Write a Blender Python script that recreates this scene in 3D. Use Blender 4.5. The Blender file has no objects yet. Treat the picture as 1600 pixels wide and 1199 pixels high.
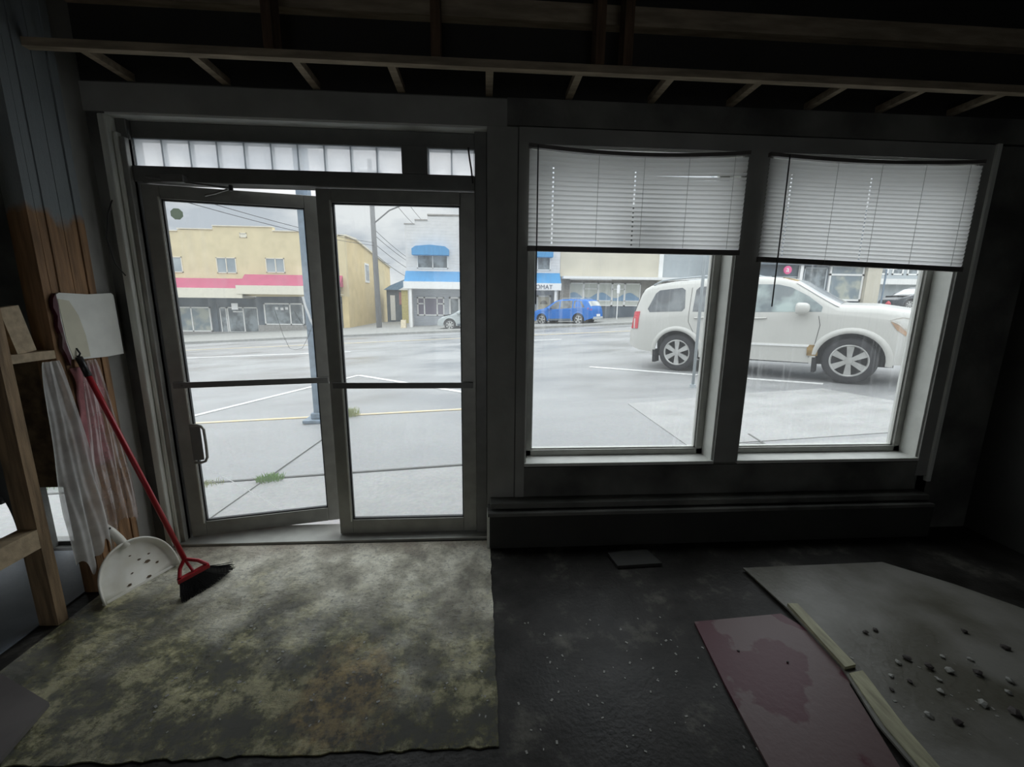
import bpy, bmesh, math, random
from mathutils import Vector, Matrix
from mathutils.geometry import tessellate_polygon
random.seed(7)
SC = bpy.context.scene
COL = SC.collection
PI = math.pi
R = math.radians

# ------------------------------------------------------------------ camera
cam_d = bpy.data.cameras.new('camera'); cam = bpy.data.objects.new('camera', cam_d); COL.objects.link(cam)
cam_d.sensor_fit = 'HORIZONTAL'; cam_d.sensor_width = 36.0
cam_d.lens = 660.0 / 1600.0 * 36.0
cam_d.clip_start = 0.02; cam_d.clip_end = 500
P_, Y_, R_ = R(11.13), R(3.88), R(0.63)
F = Vector((math.sin(Y_)*math.cos(P_), math.cos(Y_)*math.cos(P_), -math.sin(P_)))
RT = Vector((math.cos(Y_), -math.sin(Y_), 0)); UP = RT.cross(F)
A_ = math.cos(R_)*RT + math.sin(R_)*UP; B_ = -math.sin(R_)*RT + math.cos(R_)*UP
m = Matrix((A_, B_, -F)).transposed().to_4x4(); m.translation = Vector((0, -2.55, 1.55))
cam.matrix_world = m
SC.camera = cam

# ------------------------------------------------------------------ exposure
vs = SC.view_settings
vs.view_transform = 'Standard'; vs.look = 'None'; vs.gamma = 1.0; vs.use_curve_mapping = False
vs.exposure = 0.0

# ------------------------------------------------------------------ overcast sky
W = bpy.data.worlds.new('overcast_sky'); SC.world = W; W.use_nodes = True
nt = W.node_tree; nt.nodes.clear()
def N(nt, t, **k):
    n = nt.nodes.new(t)
    for a, b in k.items(): setattr(n, a, b)
    return n
tc = N(nt, 'ShaderNodeTexCoord'); sx = N(nt, 'ShaderNodeSeparateXYZ')
nt.links.new(tc.outputs['Generated'], sx.inputs[0])
mp = N(nt, 'ShaderNodeMapping'); mp.inputs['Scale'].default_value = (2.2, 2.2, 7.0)
nt.links.new(tc.outputs['Generated'], mp.inputs[0])
no = N(nt, 'ShaderNodeTexNoise'); no.inputs['Scale'].default_value = 1.6; no.inputs['Detail'].default_value = 7; no.inputs['Roughness'].default_value = 0.55
nt.links.new(mp.outputs[0], no.inputs['Vector'])
cr = N(nt, 'ShaderNodeValToRGB'); cr.color_ramp.elements[0].position = 0.40; cr.color_ramp.elements[1].position = 0.56
cr.color_ramp.elements[0].color = (0.56, 0.60, 0.66, 1); cr.color_ramp.elements[1].color = (0.92, 0.93, 0.94, 1)
nt.links.new(no.outputs['Fac'], cr.inputs[0])
mz = N(nt, 'ShaderNodeMath', operation='MAXIMUM'); mz.inputs[1].default_value = 0.0
nt.links.new(sx.outputs['Z'], mz.inputs[0])
ml = N(nt, 'ShaderNodeMapRange', interpolation_type='SMOOTHSTEP')      # an overcast sky grows brighter towards the zenith
ml.inputs['From Min'].default_value = 0.16; ml.inputs['From Max'].default_value = 0.62; ml.inputs['To Min'].default_value = 1.0; ml.inputs['To Max'].default_value = 3.4
nt.links.new(mz.outputs[0], ml.inputs[0])
bg = N(nt, 'ShaderNodeBackground'); nt.links.new(cr.outputs[0], bg.inputs[0]); nt.links.new(ml.outputs[0], bg.inputs[1])
wo = N(nt, 'ShaderNodeOutputWorld'); nt.links.new(bg.outputs[0], wo.inputs[0])

# ------------------------------------------------------------------ materials
def mat(name, col, rough=0.6, metal=0.0, var=0.12, scale=8.0, bump=0.0, bscale=40.0, col2=None, spec=0.5, stretch=None, contrast=(0.35, 0.65)):
    m = bpy.data.materials.new(name); m.use_nodes = True
    t = m.node_tree; b = t.nodes['Principled BSDF']
    b.inputs['Roughness'].default_value = rough; b.inputs['Metallic'].default_value = metal
    b.inputs['Specular IOR Level'].default_value = spec
    tc = N(t, 'ShaderNodeTexCoord'); mp = N(t, 'ShaderNodeMapping')
    if stretch: mp.inputs['Scale'].default_value = stretch
    t.links.new(tc.outputs['Object'], mp.inputs[0])
    n = N(t, 'ShaderNodeTexNoise'); n.inputs['Scale'].default_value = scale; n.inputs['Detail'].default_value = 6
    t.links.new(mp.outputs[0], n.inputs['Vector'])
    r = N(t, 'ShaderNodeValToRGB'); r.color_ramp.elements[0].position = contrast[0]; r.color_ramp.elements[1].position = contrast[1]
    c2 = col2 if col2 else tuple(max(0, c*(1-var*2)) for c in col)
    r.color_ramp.elements[0].color = (*c2, 1); r.color_ramp.elements[1].color = (*col, 1)
    t.links.new(n.outputs['Fac'], r.inputs[0]); t.links.new(r.outputs[0], b.inputs['Base Color'])
    if bump > 0:
        n2 = N(t, 'ShaderNodeTexNoise'); n2.inputs['Scale'].default_value = bscale; n2.inputs['Detail'].default_value = 5
        t.links.new(mp.outputs[0], n2.inputs['Vector'])
        bp = N(t, 'ShaderNodeBump'); bp.inputs['Strength'].default_value = bump; bp.inputs['Distance'].default_value = 0.01
        t.links.new(n2.outputs['Fac'], bp.inputs['Height']); t.links.new(bp.outputs[0], b.inputs['Normal'])
    return m

def glass_mat(name, haze=0.10, streak=0.10, tint=(0.95, 0.97, 0.97), streak_scale=(26, 26, 1.4), lo=0.5, hi=0.75):
    """dirty window glass: clear, faintly mirroring, with a film of grime that scatters light"""
    m = bpy.data.materials.new(name); m.use_nodes = True
    t = m.node_tree; t.nodes.clear(); L = t.links.new
    tr = N(t, 'ShaderNodeBsdfTransparent'); tr.inputs[0].default_value = (*tint, 1)
    gl = N(t, 'ShaderNodeBsdfGlossy'); gl.inputs['Roughness'].default_value = 0.02
    lw = N(t, 'ShaderNodeLayerWeight'); lw.inputs['Blend'].default_value = .5
    p5 = N(t, 'ShaderNodeMath', operation='POWER'); p5.inputs[1].default_value = 5; L(lw.outputs['Facing'], p5.inputs[0])
    fr = N(t, 'ShaderNodeMath', operation='MULTIPLY_ADD'); fr.inputs[1].default_value = .9; fr.inputs[2].default_value = .035; L(p5.outputs[0], fr.inputs[0])
    m1 = N(t, 'ShaderNodeMixShader'); L(fr.outputs[0], m1.inputs[0]); L(tr.outputs[0], m1.inputs[1]); L(gl.outputs[0], m1.inputs[2])
    tl = N(t, 'ShaderNodeBsdfTranslucent'); tl.inputs[0].default_value = (0.93, 0.95, 0.95, 1)
    df = N(t, 'ShaderNodeBsdfDiffuse'); df.inputs[0].default_value = (0.6, 0.6, 0.58, 1)
    m2 = N(t, 'ShaderNodeMixShader'); m2.inputs[0].default_value = 0.12; L(tl.outputs[0], m2.inputs[1]); L(df.outputs[0], m2.inputs[2])
    tc = N(t, 'ShaderNodeTexCoord')
    mp = N(t, 'ShaderNodeMapping'); mp.inputs['Scale'].default_value = streak_scale; L(tc.outputs['Object'], mp.inputs[0])
    n1 = N(t, 'ShaderNodeTexNoise'); n1.inputs['Scale'].default_value = 1.0; n1.inputs['Detail'].default_value = 8; n1.inputs['Roughness'].default_value = 0.65
    L(mp.outputs[0], n1.inputs['Vector'])
    mr = N(t, 'ShaderNodeMapRange'); mr.inputs['From Min'].default_value = lo; mr.inputs['From Max'].default_value = hi
    L(n1.outputs['Fac'], mr.inputs[0])
    n2 = N(t, 'ShaderNodeTexNoise'); n2.inputs['Scale'].default_value = 1.7; n2.inputs['Detail'].default_value = 2
    L(tc.outputs['Object'], n2.inputs['Vector'])
    mr2 = N(t, 'ShaderNodeMapRange'); mr2.inputs['From Min'].default_value = 0.42; mr2.inputs['From Max'].default_value = 0.66
    L(n2.outputs['Fac'], mr2.inputs[0])
    mu = N(t, 'ShaderNodeMath', operation='MULTIPLY'); L(mr.outputs[0], mu.inputs[0]); L(mr2.outputs[0], mu.inputs[1])
    ma = N(t, 'ShaderNodeMath', operation='MULTIPLY_ADD'); ma.inputs[1].default_value = streak; ma.inputs[2].default_value = haze
    L(mu.outputs[0], ma.inputs[0])
    m3 = N(t, 'ShaderNodeMixShader'); L(ma.outputs[0], m3.inputs[0]); L(m1.outputs[0], m3.inputs[1]); L(m2.outputs[0], m3.inputs[2])
    o = N(t, 'ShaderNodeOutputMaterial'); L(m3.outputs[0], o.inputs[0])
    return m

def sheet_mat(name, col, trans=0.5, clear=0.0, rough=0.3, gloss=0.1, noise=0.0):
    """thin light-passing sheet: blind slats, plastic film"""
    m = bpy.data.materials.new(name); m.use_nodes = True
    t = m.node_tree; t.nodes.clear(); L = t.links.new
    df = N(t, 'ShaderNodeBsdfDiffuse'); df.inputs[0].default_value = (*col, 1)
    tl = N(t, 'ShaderNodeBsdfTranslucent'); tl.inputs[0].default_value = (*col, 1)
    a = N(t, 'ShaderNodeMixShader'); a.inputs[0].default_value = trans; L(df.outputs[0], a.inputs[1]); L(tl.outputs[0], a.inputs[2])
    g = N(t, 'ShaderNodeBsdfGlossy'); g.inputs['Roughness'].default_value = rough
    b = N(t, 'ShaderNodeMixShader'); b.inputs[0].default_value = gloss; L(a.outputs[0], b.inputs[1]); L(g.outputs[0], b.inputs[2])
    tr = N(t, 'ShaderNodeBsdfTransparent'); tr.inputs[0].default_value = (0.96, 0.96, 0.96, 1)
    c = N(t, 'ShaderNodeMixShader'); c.inputs[0].default_value = clear; L(b.outputs[0], c.inputs[1]); L(tr.outputs[0], c.inputs[2])
    if noise:
        tc = N(t, 'ShaderNodeTexCoord'); n1 = N(t, 'ShaderNodeTexNoise'); n1.inputs['Scale'].default_value = 9; n1.inputs['Detail'].default_value = 5
        L(tc.outputs['Object'], n1.inputs['Vector'])
        mr = N(t, 'ShaderNodeMapRange'); mr.inputs['From Min'].default_value = 0.35; mr.inputs['From Max'].default_value = 0.7
        mr.inputs['To Min'].default_value = max(0, clear-noise); mr.inputs['To Max'].default_value = min(1, clear+noise)
        L(n1.outputs['Fac'], mr.inputs[0]); L(mr.outputs[0], c.inputs[0])
    o = N(t, 'ShaderNodeOutputMaterial'); L(c.outputs[0], o.inputs[0])
    return m

M = {}
M['wall'] = mat('old_grey_wall_paint', (0.375, 0.375, 0.35), 0.7, var=0.12, scale=3, bump=0.2, bscale=30)
M['mouldy'] = mat('mouldy_wall_board', (0.22, 0.22, 0.20), 0.75, scale=2.2, col2=(0.07, 0.07, 0.065), bump=0.3, contrast=(0.36, 0.66))
M['darkwall'] = mat('near_black_wall', (0.045, 0.045, 0.04), 0.8, scale=3, bump=0.2)  # near-black tone for right wall, plinth box and floor panel
M['upperdark'] = mat('near_black_upper_wall', (0.035, 0.033, 0.03), 0.9, scale=3, bump=0.2)  # almost black, much darker than the wall below the rail
M['reveal'] = mat('white_window_reveal_paint', (0.78, 0.79, 0.74), 0.55, var=0.06, scale=9, bump=0.15)
M['cream'] = mat('cream_door_casing_paint', (0.80, 0.81, 0.74), 0.55, var=0.1, scale=6, bump=0.2, stretch=(3, 3, .6))
M['alu'] = mat('weathered_aluminium', (0.36, 0.36, 0.33), 0.42, metal=0.35, var=0.08, scale=12)
M['alud'] = mat('dark_aluminium', (0.20, 0.20, 0.19), 0.45, metal=0.3, var=0.08, scale=12)
M['gasket'] = mat('black_rubber_gasket', (0.02, 0.02, 0.02), 0.6)
M['glassdoor'] = glass_mat('dusty_door_glass', 0.06, 0.11, streak_scale=(14, 14, 1.6))
M['glasswin'] = glass_mat('streaked_window_glass', 0.035, 0.16, streak_scale=(38, 38, 1.1), lo=.52, hi=.72)
M['glasslow'] = glass_mat('low_window_glass', 0.1, 0.1)
M['block'] = sheet_mat('frosted_glass_block', (0.90, 0.94, 0.96), 0.9, clear=0.25, gloss=0.06, noise=0.08)
M['mortar'] = sheet_mat('pale_glass_block_joint', (0.70, 0.76, 0.80), 0.7, clear=0.3)
M['slat'] = sheet_mat('vinyl_blind_slat', (0.93, 0.93, 0.92), 0.58, gloss=0.03)
M['blindrail'] = mat('dark_vinyl_rail', (0.16, 0.15, 0.14), 0.5)  # rails far darker than the slats
M['wand'] = mat('dark_wand_plastic', (0.04, 0.04, 0.04), 0.4)
M['cord'] = mat('grey_blind_cord', (0.35, 0.35, 0.34), 0.7)
M['wood'] = mat('raw_stud_wood', (0.42, 0.29, 0.17), 0.7, scale=6, stretch=(9, 9, .8), var=0.25, bump=0.3)
M['wooddark'] = mat('old_brown_stud', (0.16, 0.095, 0.055), 0.75, scale=6, stretch=(8, 8, .8), var=0.25, bump=0.3)
M['woodpale'] = mat('pale_cut_timber', (0.55, 0.43, 0.28), 0.65, scale=5, stretch=(1, 6, 6), var=0.15, bump=0.15)
M['joist'] = mat('ceiling_timber', (0.42, 0.34, 0.24), 0.75, scale=5, stretch=(1, 6, 6), var=0.2, bump=0.2)
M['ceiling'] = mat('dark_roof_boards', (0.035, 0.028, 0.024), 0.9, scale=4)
M['board'] = mat('painted_drywall_scrap', (0.90, 0.91, 0.85), 0.7, var=0.04, scale=10, bump=0.1)
M['board2'] = mat('cream_paint_patch', (0.74, 0.71, 0.56), 0.7, var=0.05, scale=10)
M['film'] = sheet_mat('hanging_plastic_film', (0.95, 0.95, 0.93), 0.5, clear=0.28, gloss=0.10, rough=0.25, noise=0.18)
M['crumple'] = sheet_mat('crumpled_plastic_film', (0.80, 0.70, 0.68), 0.45, clear=0.55, gloss=0.30, rough=0.15, noise=0.25)
M['pinkins'] = mat('pink_insulation', (0.62, 0.28, 0.30), 0.9, scale=14, var=0.15, bump=0.4)
M['red'] = mat('red_broom_plastic', (0.42, 0.02, 0.03), 0.3, var=0.05)
M['bristle'] = mat('black_bristles', (0.02, 0.02, 0.024), 0.6, scale=60, bump=0.6, bscale=120, stretch=(1, 1, .1))
M['blackpl'] = mat('black_plastic', (0.02, 0.02, 0.02), 0.35)
M['dustpan'] = mat('cream_dustpan_plastic', (0.90, 0.89, 0.82), 0.35, var=0.05, scale=10, col2=(0.78, 0.76, 0.66))
M['dirt'] = mat('dirt_smear', (0.14, 0.10, 0.06), 0.8)
M['maroon'] = mat('maroon_sheet', (0.075, 0.014, 0.024), 0.42, scale=3.2, col2=(0.12, 0.075, 0.075), bump=0.1, contrast=(0.475, 0.50), spec=.3)
M['greysheet'] = mat('grey_fibreboard_sheet', (0.17, 0.165, 0.145), 0.5, scale=2.2, col2=(0.075, 0.07, 0.05), bump=0.25, contrast=(0.4, 0.6))
M['strip'] = mat('weathered_pale_strip', (0.40, 0.385, 0.25), 0.6, scale=7, var=0.2, bump=0.2, stretch=(6, 1, 1))
M['chip'] = mat('white_paint_chip', (0.30, 0.30, 0.27), 0.6)
M['chipdark'] = mat('dark_rubble', (0.06, 0.05, 0.045), 0.8, bump=0.3)
M['greyply'] = mat('grey_floor_offcut', (0.17, 0.155, 0.15), 0.6, scale=5)
M['bluefloor'] = mat('blue_grey_concrete', (0.22, 0.25, 0.29), 0.5, scale=3, bump=0.15)
M['palewall'] = mat('pale_green_wall', (0.40, 0.44, 0.36), 0.8, scale=2)
M['osb'] = mat('brown_particle_board', (0.26, 0.17, 0.09), 0.8, scale=16, var=0.3, bump=0.3)
M['steel'] = mat('brushed_door_closer', (0.30, 0.30, 0.29), 0.4, metal=0.6)
M['crack'] = sheet_mat('white_crack_edge', (0.97, 0.97, 0.96), 0.7, clear=.15)
M['crackdark'] = mat('grey_crack_edge', (.30, .30, .29), .5)
M['sticker'] = sheet_mat('green_grey_sticker', (0.50, 0.55, 0.48), 0.85)

# wet black floor
def floor_black():
    m = bpy.data.materials.new('wet_black_floor'); m.use_nodes = True; t = m.node_tree; L = t.links.new
    b = t.nodes['Principled BSDF']
    tc = N(t, 'ShaderNodeTexCoord')
    n = N(t, 'ShaderNodeTexNoise'); n.inputs['Scale'].default_value = 3.0; n.inputs['Detail'].default_value = 10; n.inputs['Roughness'].default_value = .68
    L(tc.outputs['Object'], n.inputs['Vector'])
    r = N(t, 'ShaderNodeValToRGB'); e = r.color_ramp.elements
    e[0].position = .40; e[0].color = (.013, .012, .010, 1); e[1].position = .56; e[1].color = (.030, .028, .025, 1)
    x = r.color_ramp.elements.new(.70); x.color = (.12, .115, .095, 1)
    L(n.outputs['Fac'], r.inputs[0]); L(r.outputs[0], b.inputs['Base Color'])
    n2 = N(t, 'ShaderNodeTexNoise'); n2.inputs['Scale'].default_value = 1.4; n2.inputs['Detail'].default_value = 3
    L(tc.outputs['Object'], n2.inputs['Vector'])
    mr = N(t, 'ShaderNodeMapRange'); mr.inputs['From Min'].default_value = .35; mr.inputs['From Max'].default_value = .65
    mr.inputs['To Min'].default_value = .34; mr.inputs['To Max'].default_value = .60
    L(n2.outputs['Fac'], mr.inputs[0]); L(mr.outputs[0], b.inputs['Roughness'])
    n3 = N(t, 'ShaderNodeTexNoise'); n3.inputs['Scale'].default_value = 55; n3.inputs['Detail'].default_value = 4
    L(tc.outputs['Object'], n3.inputs['Vector'])
    bp = N(t, 'ShaderNodeBump'); bp.inputs['Strength'].default_value = .35; bp.inputs['Distance'].default_value = .006
    L(n3.outputs['Fac'], bp.inputs['Height']); L(bp.outputs[0], b.inputs['Normal'])
    b.inputs['Specular IOR Level'].default_value = .16
    return m
M['floorblack'] = floor_black()

# mossy wet vinyl
def vinyl():
    m = bpy.data.materials.new('mossy_wet_vinyl'); m.use_nodes = True; t = m.node_tree; L = t.links.new
    b = t.nodes['Principled BSDF']
    tc = N(t, 'ShaderNodeTexCoord'); sp = N(t, 'ShaderNodeSeparateXYZ'); L(tc.outputs['Object'], sp.inputs[0])
    def noise(s, d=7, ro=.6, st=None):
        n = N(t, 'ShaderNodeTexNoise'); n.inputs['Scale'].default_value = s; n.inputs['Detail'].default_value = d; n.inputs['Roughness'].default_value = ro
        if st:
            mp = N(t, 'ShaderNodeMapping'); mp.inputs['Scale'].default_value = st; L(tc.outputs['Object'], mp.inputs[0]); L(mp.outputs[0], n.inputs['Vector'])
        else: L(tc.outputs['Object'], n.inputs['Vector'])
        return n.outputs['Fac']
    def ramp(v, stops):
        r = N(t, 'ShaderNodeValToRGB'); e = r.color_ramp.elements
        while len(e) < len(stops): e.new(.5)
        for el, (p, c) in zip(e, stops): el.position = p; el.color = (*c, 1)
        L(v, r.inputs[0]); return r.outputs[0]
    def mixc(f, a, c):
        x = N(t, 'ShaderNodeMix', data_type='RGBA'); L(f, x.inputs['Factor']); L(a, x.inputs['A']); L(c, x.inputs['B']); return x.outputs['Result']
    def math_(op, a, bb=None, c=None):
        x = N(t, 'ShaderNodeMath', operation=op)
        for i, v in enumerate((a, bb, c)):
            if v is None: continue
            if isinstance(v, (int, float)): x.inputs[i].default_value = v
            else: L(v, x.inputs[i])
        return x.outputs[0]
    base = ramp(noise(3.2, 9, .62), [(.38, (.22, .20, .14)), (.47, (.48, .45, .34)), (.56, (.82, .79, .65))])
    brown = ramp(noise(9), [(.3, (.17, .13, .095)), (.7, (.38, .30, .23))])
    green = ramp(noise(6, 10, .72), [(.42, (.035, .036, .010)), (.50, (.13, .125, .035)), (.58, (.56, .52, .27))])
    # moss grows mostly away from the door and to the left: a broad stain with ragged rim
    n1 = noise(1.9, 9, .62)
    gy = math_('MULTIPLY_ADD', sp.outputs['Y'], -1.15, -.62)       # grows towards the room
    gx = math_('MULTIPLY_ADD', sp.outputs['X'], -.16, 0)
    g = math_('ADD', math_('ADD', gy, gx), math_('MULTIPLY_ADD', n1, 2.6, -1.3))
    gm = N(t, 'ShaderNodeMapRange'); gm.inputs['From Min'].default_value = -.12; gm.inputs['From Max'].default_value = .55; L(g, gm.inputs[0])
    c = mixc(gm.outputs[0], base, green)
    # brown dirt near the door sill
    d = math_('ADD', math_('MULTIPLY_ADD', sp.outputs['Y'], 4.0, .75), math_('MULTIPLY_ADD', noise(5), 2, -1))
    dm = N(t, 'ShaderNodeMapRange'); dm.inputs['From Min'].default_value = 0; dm.inputs['From Max'].default_value = .8; dm.inputs['To Max'].default_value = .75; L(d, dm.inputs[0])
    c = mixc(dm.outputs[0], c, brown)
    # tawny rust stain
    sx_ = math_('MULTIPLY', math_('ADD', sp.outputs['X'], .56), 5.0); sy_ = math_('MULTIPLY', math_('ADD', sp.outputs['Y'], 1.10), 4.0)
    rr = math_('ADD', math_('MULTIPLY', sx_, sx_), math_('MULTIPLY', sy_, sy_))
    rr = math_('ADD', rr, math_('MULTIPLY_ADD', noise(9, 9, .7), 4, -2.2))
    rm = N(t, 'ShaderNodeMapRange'); rm.inputs['From Min'].default_value = 1.2; rm.inputs['From Max'].default_value = .1; rm.inputs['To Max'].default_value = .9; L(rr, rm.inputs[0])
    rust = ramp(noise(16, 8, .7), [(.42, (.045, .030, .006)), (.58, (.42, .29, .10))])
    c = mixc(rm.outputs[0], c, rust)
    # dark, waterlogged patches and fine grit
    wm = math_('ADD', math_('MULTIPLY_ADD', noise(2.6, 9, .68, (1, 1.7, 1)), 4.2, -2.45), math_('MULTIPLY_ADD', sp.outputs['Y'], -1.1, -.35))
    wmm = N(t, 'ShaderNodeMapRange'); wmm.inputs['From Min'].default_value = -.1; wmm.inputs['From Max'].default_value = .7; wmm.inputs['To Min'].default_value = 1.0; wmm.inputs['To Max'].default_value = .55; L(wm, wmm.inputs[0])
    gr = N(t, 'ShaderNodeMapRange'); gr.inputs['From Min'].default_value = .36; gr.inputs['From Max'].default_value = .50; gr.inputs['To Min'].default_value = .55; gr.inputs['To Max'].default_value = 1.0; L(noise(60, 6, .7), gr.inputs[0])
    fac = math_('MULTIPLY', wmm.outputs[0], gr.outputs[0])
    vm = N(t, 'ShaderNodeVectorMath', operation='SCALE'); L(c, vm.inputs[0]); L(fac, vm.inputs['Scale']); c = vm.outputs[0]
    L(c, b.inputs['Base Color'])
    wet = N(t, 'ShaderNodeMapRange'); wet.inputs['From Min'].default_value = -.2; wet.inputs['From Max'].default_value = .5
    wet.inputs['To Min'].default_value = .36; wet.inputs['To Max'].default_value = .10; L(wm, wet.inputs[0]); L(wet.outputs[0], b.inputs['Roughness'])
    h = math_('ADD', math_('MULTIPLY', noise(22, 8, .75, (1, 2.0, 1)), 1.3), math_('MULTIPLY', noise(90, 4), .3))
    bp = N(t, 'ShaderNodeBump'); bp.inputs['Strength'].default_value = .75; bp.inputs['Distance'].default_value = .012
    L(h, bp.inputs['Height']); L(bp.outputs[0], b.inputs['Normal'])
    b.inputs['Specular IOR Level'].default_value = 1.0
    return m
M['vinyl'] = vinyl()

# outdoors
def wet_ground(name, dry, wetc, r0=.18, r1=.55, sc=.35):
    m = bpy.data.materials.new(name); m.use_nodes = True; t = m.node_tree; L = t.links.new
    b = t.nodes['Principled BSDF']; tc = N(t, 'ShaderNodeTexCoord')
    n = N(t, 'ShaderNodeTexNoise'); n.inputs['Scale'].default_value = sc; n.inputs['Detail'].default_value = 9; n.inputs['Roughness'].default_value = .62
    mp = N(t, 'ShaderNodeMapping'); mp.inputs['Scale'].default_value = (1, 1.8, 1); L(tc.outputs['Object'], mp.inputs[0]); L(mp.outputs[0], n.inputs['Vector'])
    r = N(t, 'ShaderNodeValToRGB'); e = r.color_ramp.elements
    e[0].position = .36; e[0].color = (*wetc, 1); e[1].position = .60; e[1].color = (*dry, 1)
    L(n.outputs['Fac'], r.inputs[0])
    n4 = N(t, 'ShaderNodeTexNoise'); n4.inputs['Scale'].default_value = 30; n4.inputs['Detail'].default_value = 3; L(tc.outputs['Object'], n4.inputs['Vector'])
    mx = N(t, 'ShaderNodeMix', data_type='RGBA'); mx.blend_type = 'OVERLAY'; mx.inputs['Factor'].default_value = .35
    L(r.outputs[0], mx.inputs['A']); L(n4.outputs['Color'], mx.inputs['B'])
    hs = N(t, 'ShaderNodeHueSaturation'); hs.inputs['Saturation'].default_value = .35; L(mx.outputs['Result'], hs.inputs['Color']); L(hs.outputs[0], b.inputs['Base Color'])
    mr = N(t, 'ShaderNodeMapRange'); mr.inputs['From Min'].default_value = .36; mr.inputs['From Max'].default_value = .6
    mr.inputs['To Min'].default_value = r0; mr.inputs['To Max'].default_value = r1; L(n.outputs['Fac'], mr.inputs[0]); L(mr.outputs[0], b.inputs['Roughness'])
    bp = N(t, 'ShaderNodeBump'); bp.inputs['Strength'].default_value = .3; bp.inputs['Distance'].default_value = .01
    L(n4.outputs['Fac'], bp.inputs['Height']); L(bp.outputs[0], b.inputs['Normal'])
    return m
M['road'] = wet_ground('wet_asphalt_road', (.29, .295, .29), (.19, .195, .20), .28, .6)
M['walk'] = wet_ground('asphalt_pavement', (.29, .295, .29), (.24, .245, .245), .35, .65, .9)
M['slab'] = wet_ground('concrete_slab', (.36, .355, .33), (.29, .285, .26), .45, .75, 1.6)
M['kerb'] = mat('concrete_kerb', (.34, .34, .32), .8)
M['joint'] = mat('dark_slab_joint', (.15, .15, .14), .9)
M['white_line'] = mat('worn_white_road_paint', (.82, .82, .80), .6, var=.12, scale=12)
M['yellow_line'] = mat('worn_yellow_road_paint', (.66, .53, .30), .6, var=.15, scale=6, col2=(.55, .50, .40))
M['grass'] = mat('green_grass', (.22, .42, .07), .7, scale=20)
M['grassdry'] = mat('dry_weed', (.45, .48, .22), .7, scale=20)
M['stucco'] = mat('cream_stucco', (.70, .60, .38), .9, var=.06, scale=1.5, bump=.2)
M['stuccoyel'] = mat('yellow_stucco', (.72, .58, .32), .9, var=.06, scale=1.5, bump=.2)
M['fascia'] = mat('cream_fascia', (.74, .70, .58), .7, var=.04)
M['burg'] = mat('burgundy_awning', (.50, .10, .18), .75, var=.06, scale=2)
M['blue'] = mat('blue_awning', (.07, .30, .58), .7, var=.08, scale=4, stretch=(3, 1, .3))
def siding(name, col, pitch):
    m = mat(name, col, .75, var=.04, scale=3); t = m.node_tree; b = t.nodes['Principled BSDF']; L = t.links.new
    tc = N(t, 'ShaderNodeTexCoord'); w = N(t, 'ShaderNodeTexWave', wave_type='BANDS', bands_direction='Z', wave_profile='SAW')
    w.inputs['Scale'].default_value = .314/pitch; L(tc.outputs['Object'], w.inputs['Vector'])
    bp = N(t, 'ShaderNodeBump'); bp.inputs['Strength'].default_value = 1.0; bp.inputs['Distance'].default_value = .04
    L(w.outputs['Fac'], bp.inputs['Height']); L(bp.outputs[0], b.inputs['Normal']); return m
M['clap'] = siding('white_clapboard', (.80, .78, .76), .2)
M['greysiding'] = siding('blue_grey_siding', (.52, .55, .60), .15)
M['whitetrim'] = mat('white_trim_paint', (.85, .85, .83), .5, var=.03)
M['shopdark'] = mat('slate_shopfront', (.13, .16, .19), .7, scale=2)
M['shopgrey'] = mat('grey_shop_base', (.36, .35, .33), .8)
M['pane'] = mat('dark_reflecting_pane', (.09, .11, .12), .08, scale=1.6, col2=(.28, .32, .34), spec=.8, contrast=(.4, .6))
M['panelit'] = mat('pale_curtained_pane', (.42, .44, .38), .15, scale=1.2, col2=(.20, .25, .28), spec=.8, contrast=(.42, .58))
M['panecurt'] = mat('lilac_curtain_pane', (.22, .20, .26), .2, scale=6, stretch=(5, 1, .2))
M['upane'] = mat('pale_upper_pane', (.38, .43, .44), .08, scale=.8, col2=(.22, .27, .30), spec=.8)
M['beige'] = mat('beige_render', (.62, .58, .48), .85, var=.05, scale=.8)
M['taupe'] = mat('taupe_soffit', (.34, .32, .29), .85)
M['greymetal'] = mat('grey_metal_cladding', (.42, .46, .48), .6, var=.04)
M['bluefilm'] = mat('blue_wave_film', (.22, .36, .52), .3, var=.05)
M['palefilm'] = mat('pale_window_film', (.60, .62, .56), .3, var=.05)
M['galv'] = mat('pale_blue_painted_steel', (.22, .29, .36), .5, scale=9, var=.15, bump=.2)
M['pole'] = mat('grey_timber_pole', (.24, .24, .24), .85, scale=4, stretch=(6, 6, .5))
M['wire'] = mat('black_wire', (.03, .03, .035), .6)
M['carwhite'] = mat('white_car_paint', (.56, .555, .52), .22, var=.02, scale=2)
M['carblue'] = mat('blue_car_paint', (.01, .16, .55), .2, var=.05, scale=2)
M['cargrey'] = mat('silver_grey_car_paint', (.42, .46, .46), .25, var=.03)
M['cardark'] = mat('dark_car_paint', (.07, .08, .09), .25)
M['carglass'] = mat('tinted_car_glass', (.05, .06, .07), .06, spec=.9, scale=3, col2=(.14, .16, .17), contrast=(.4, .6))
M['carglasslight'] = mat('painted_daylight_car_glass', (.34, .42, .40), .06, spec=.9, scale=2.2, col2=(.10, .13, .14), contrast=(.42, .6))  # opaque; the daylight seen through the cabin is put into the colour
M['windshield'] = mat('painted_reflection_windscreen', (.78, .79, .77), .05, spec=.9, scale=1.5, col2=(.40, .43, .44))  # sky reflection is painted in as a near-white base colour
M['tyre'] = mat('black_tyre', (.03, .03, .033), .8, bump=.2)
M['rim'] = mat('silver_alloy_rim', (.62, .62, .60), .3, metal=.6)
M['well'] = mat('dark_wheel_well', (.02, .02, .022), .9)
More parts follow.
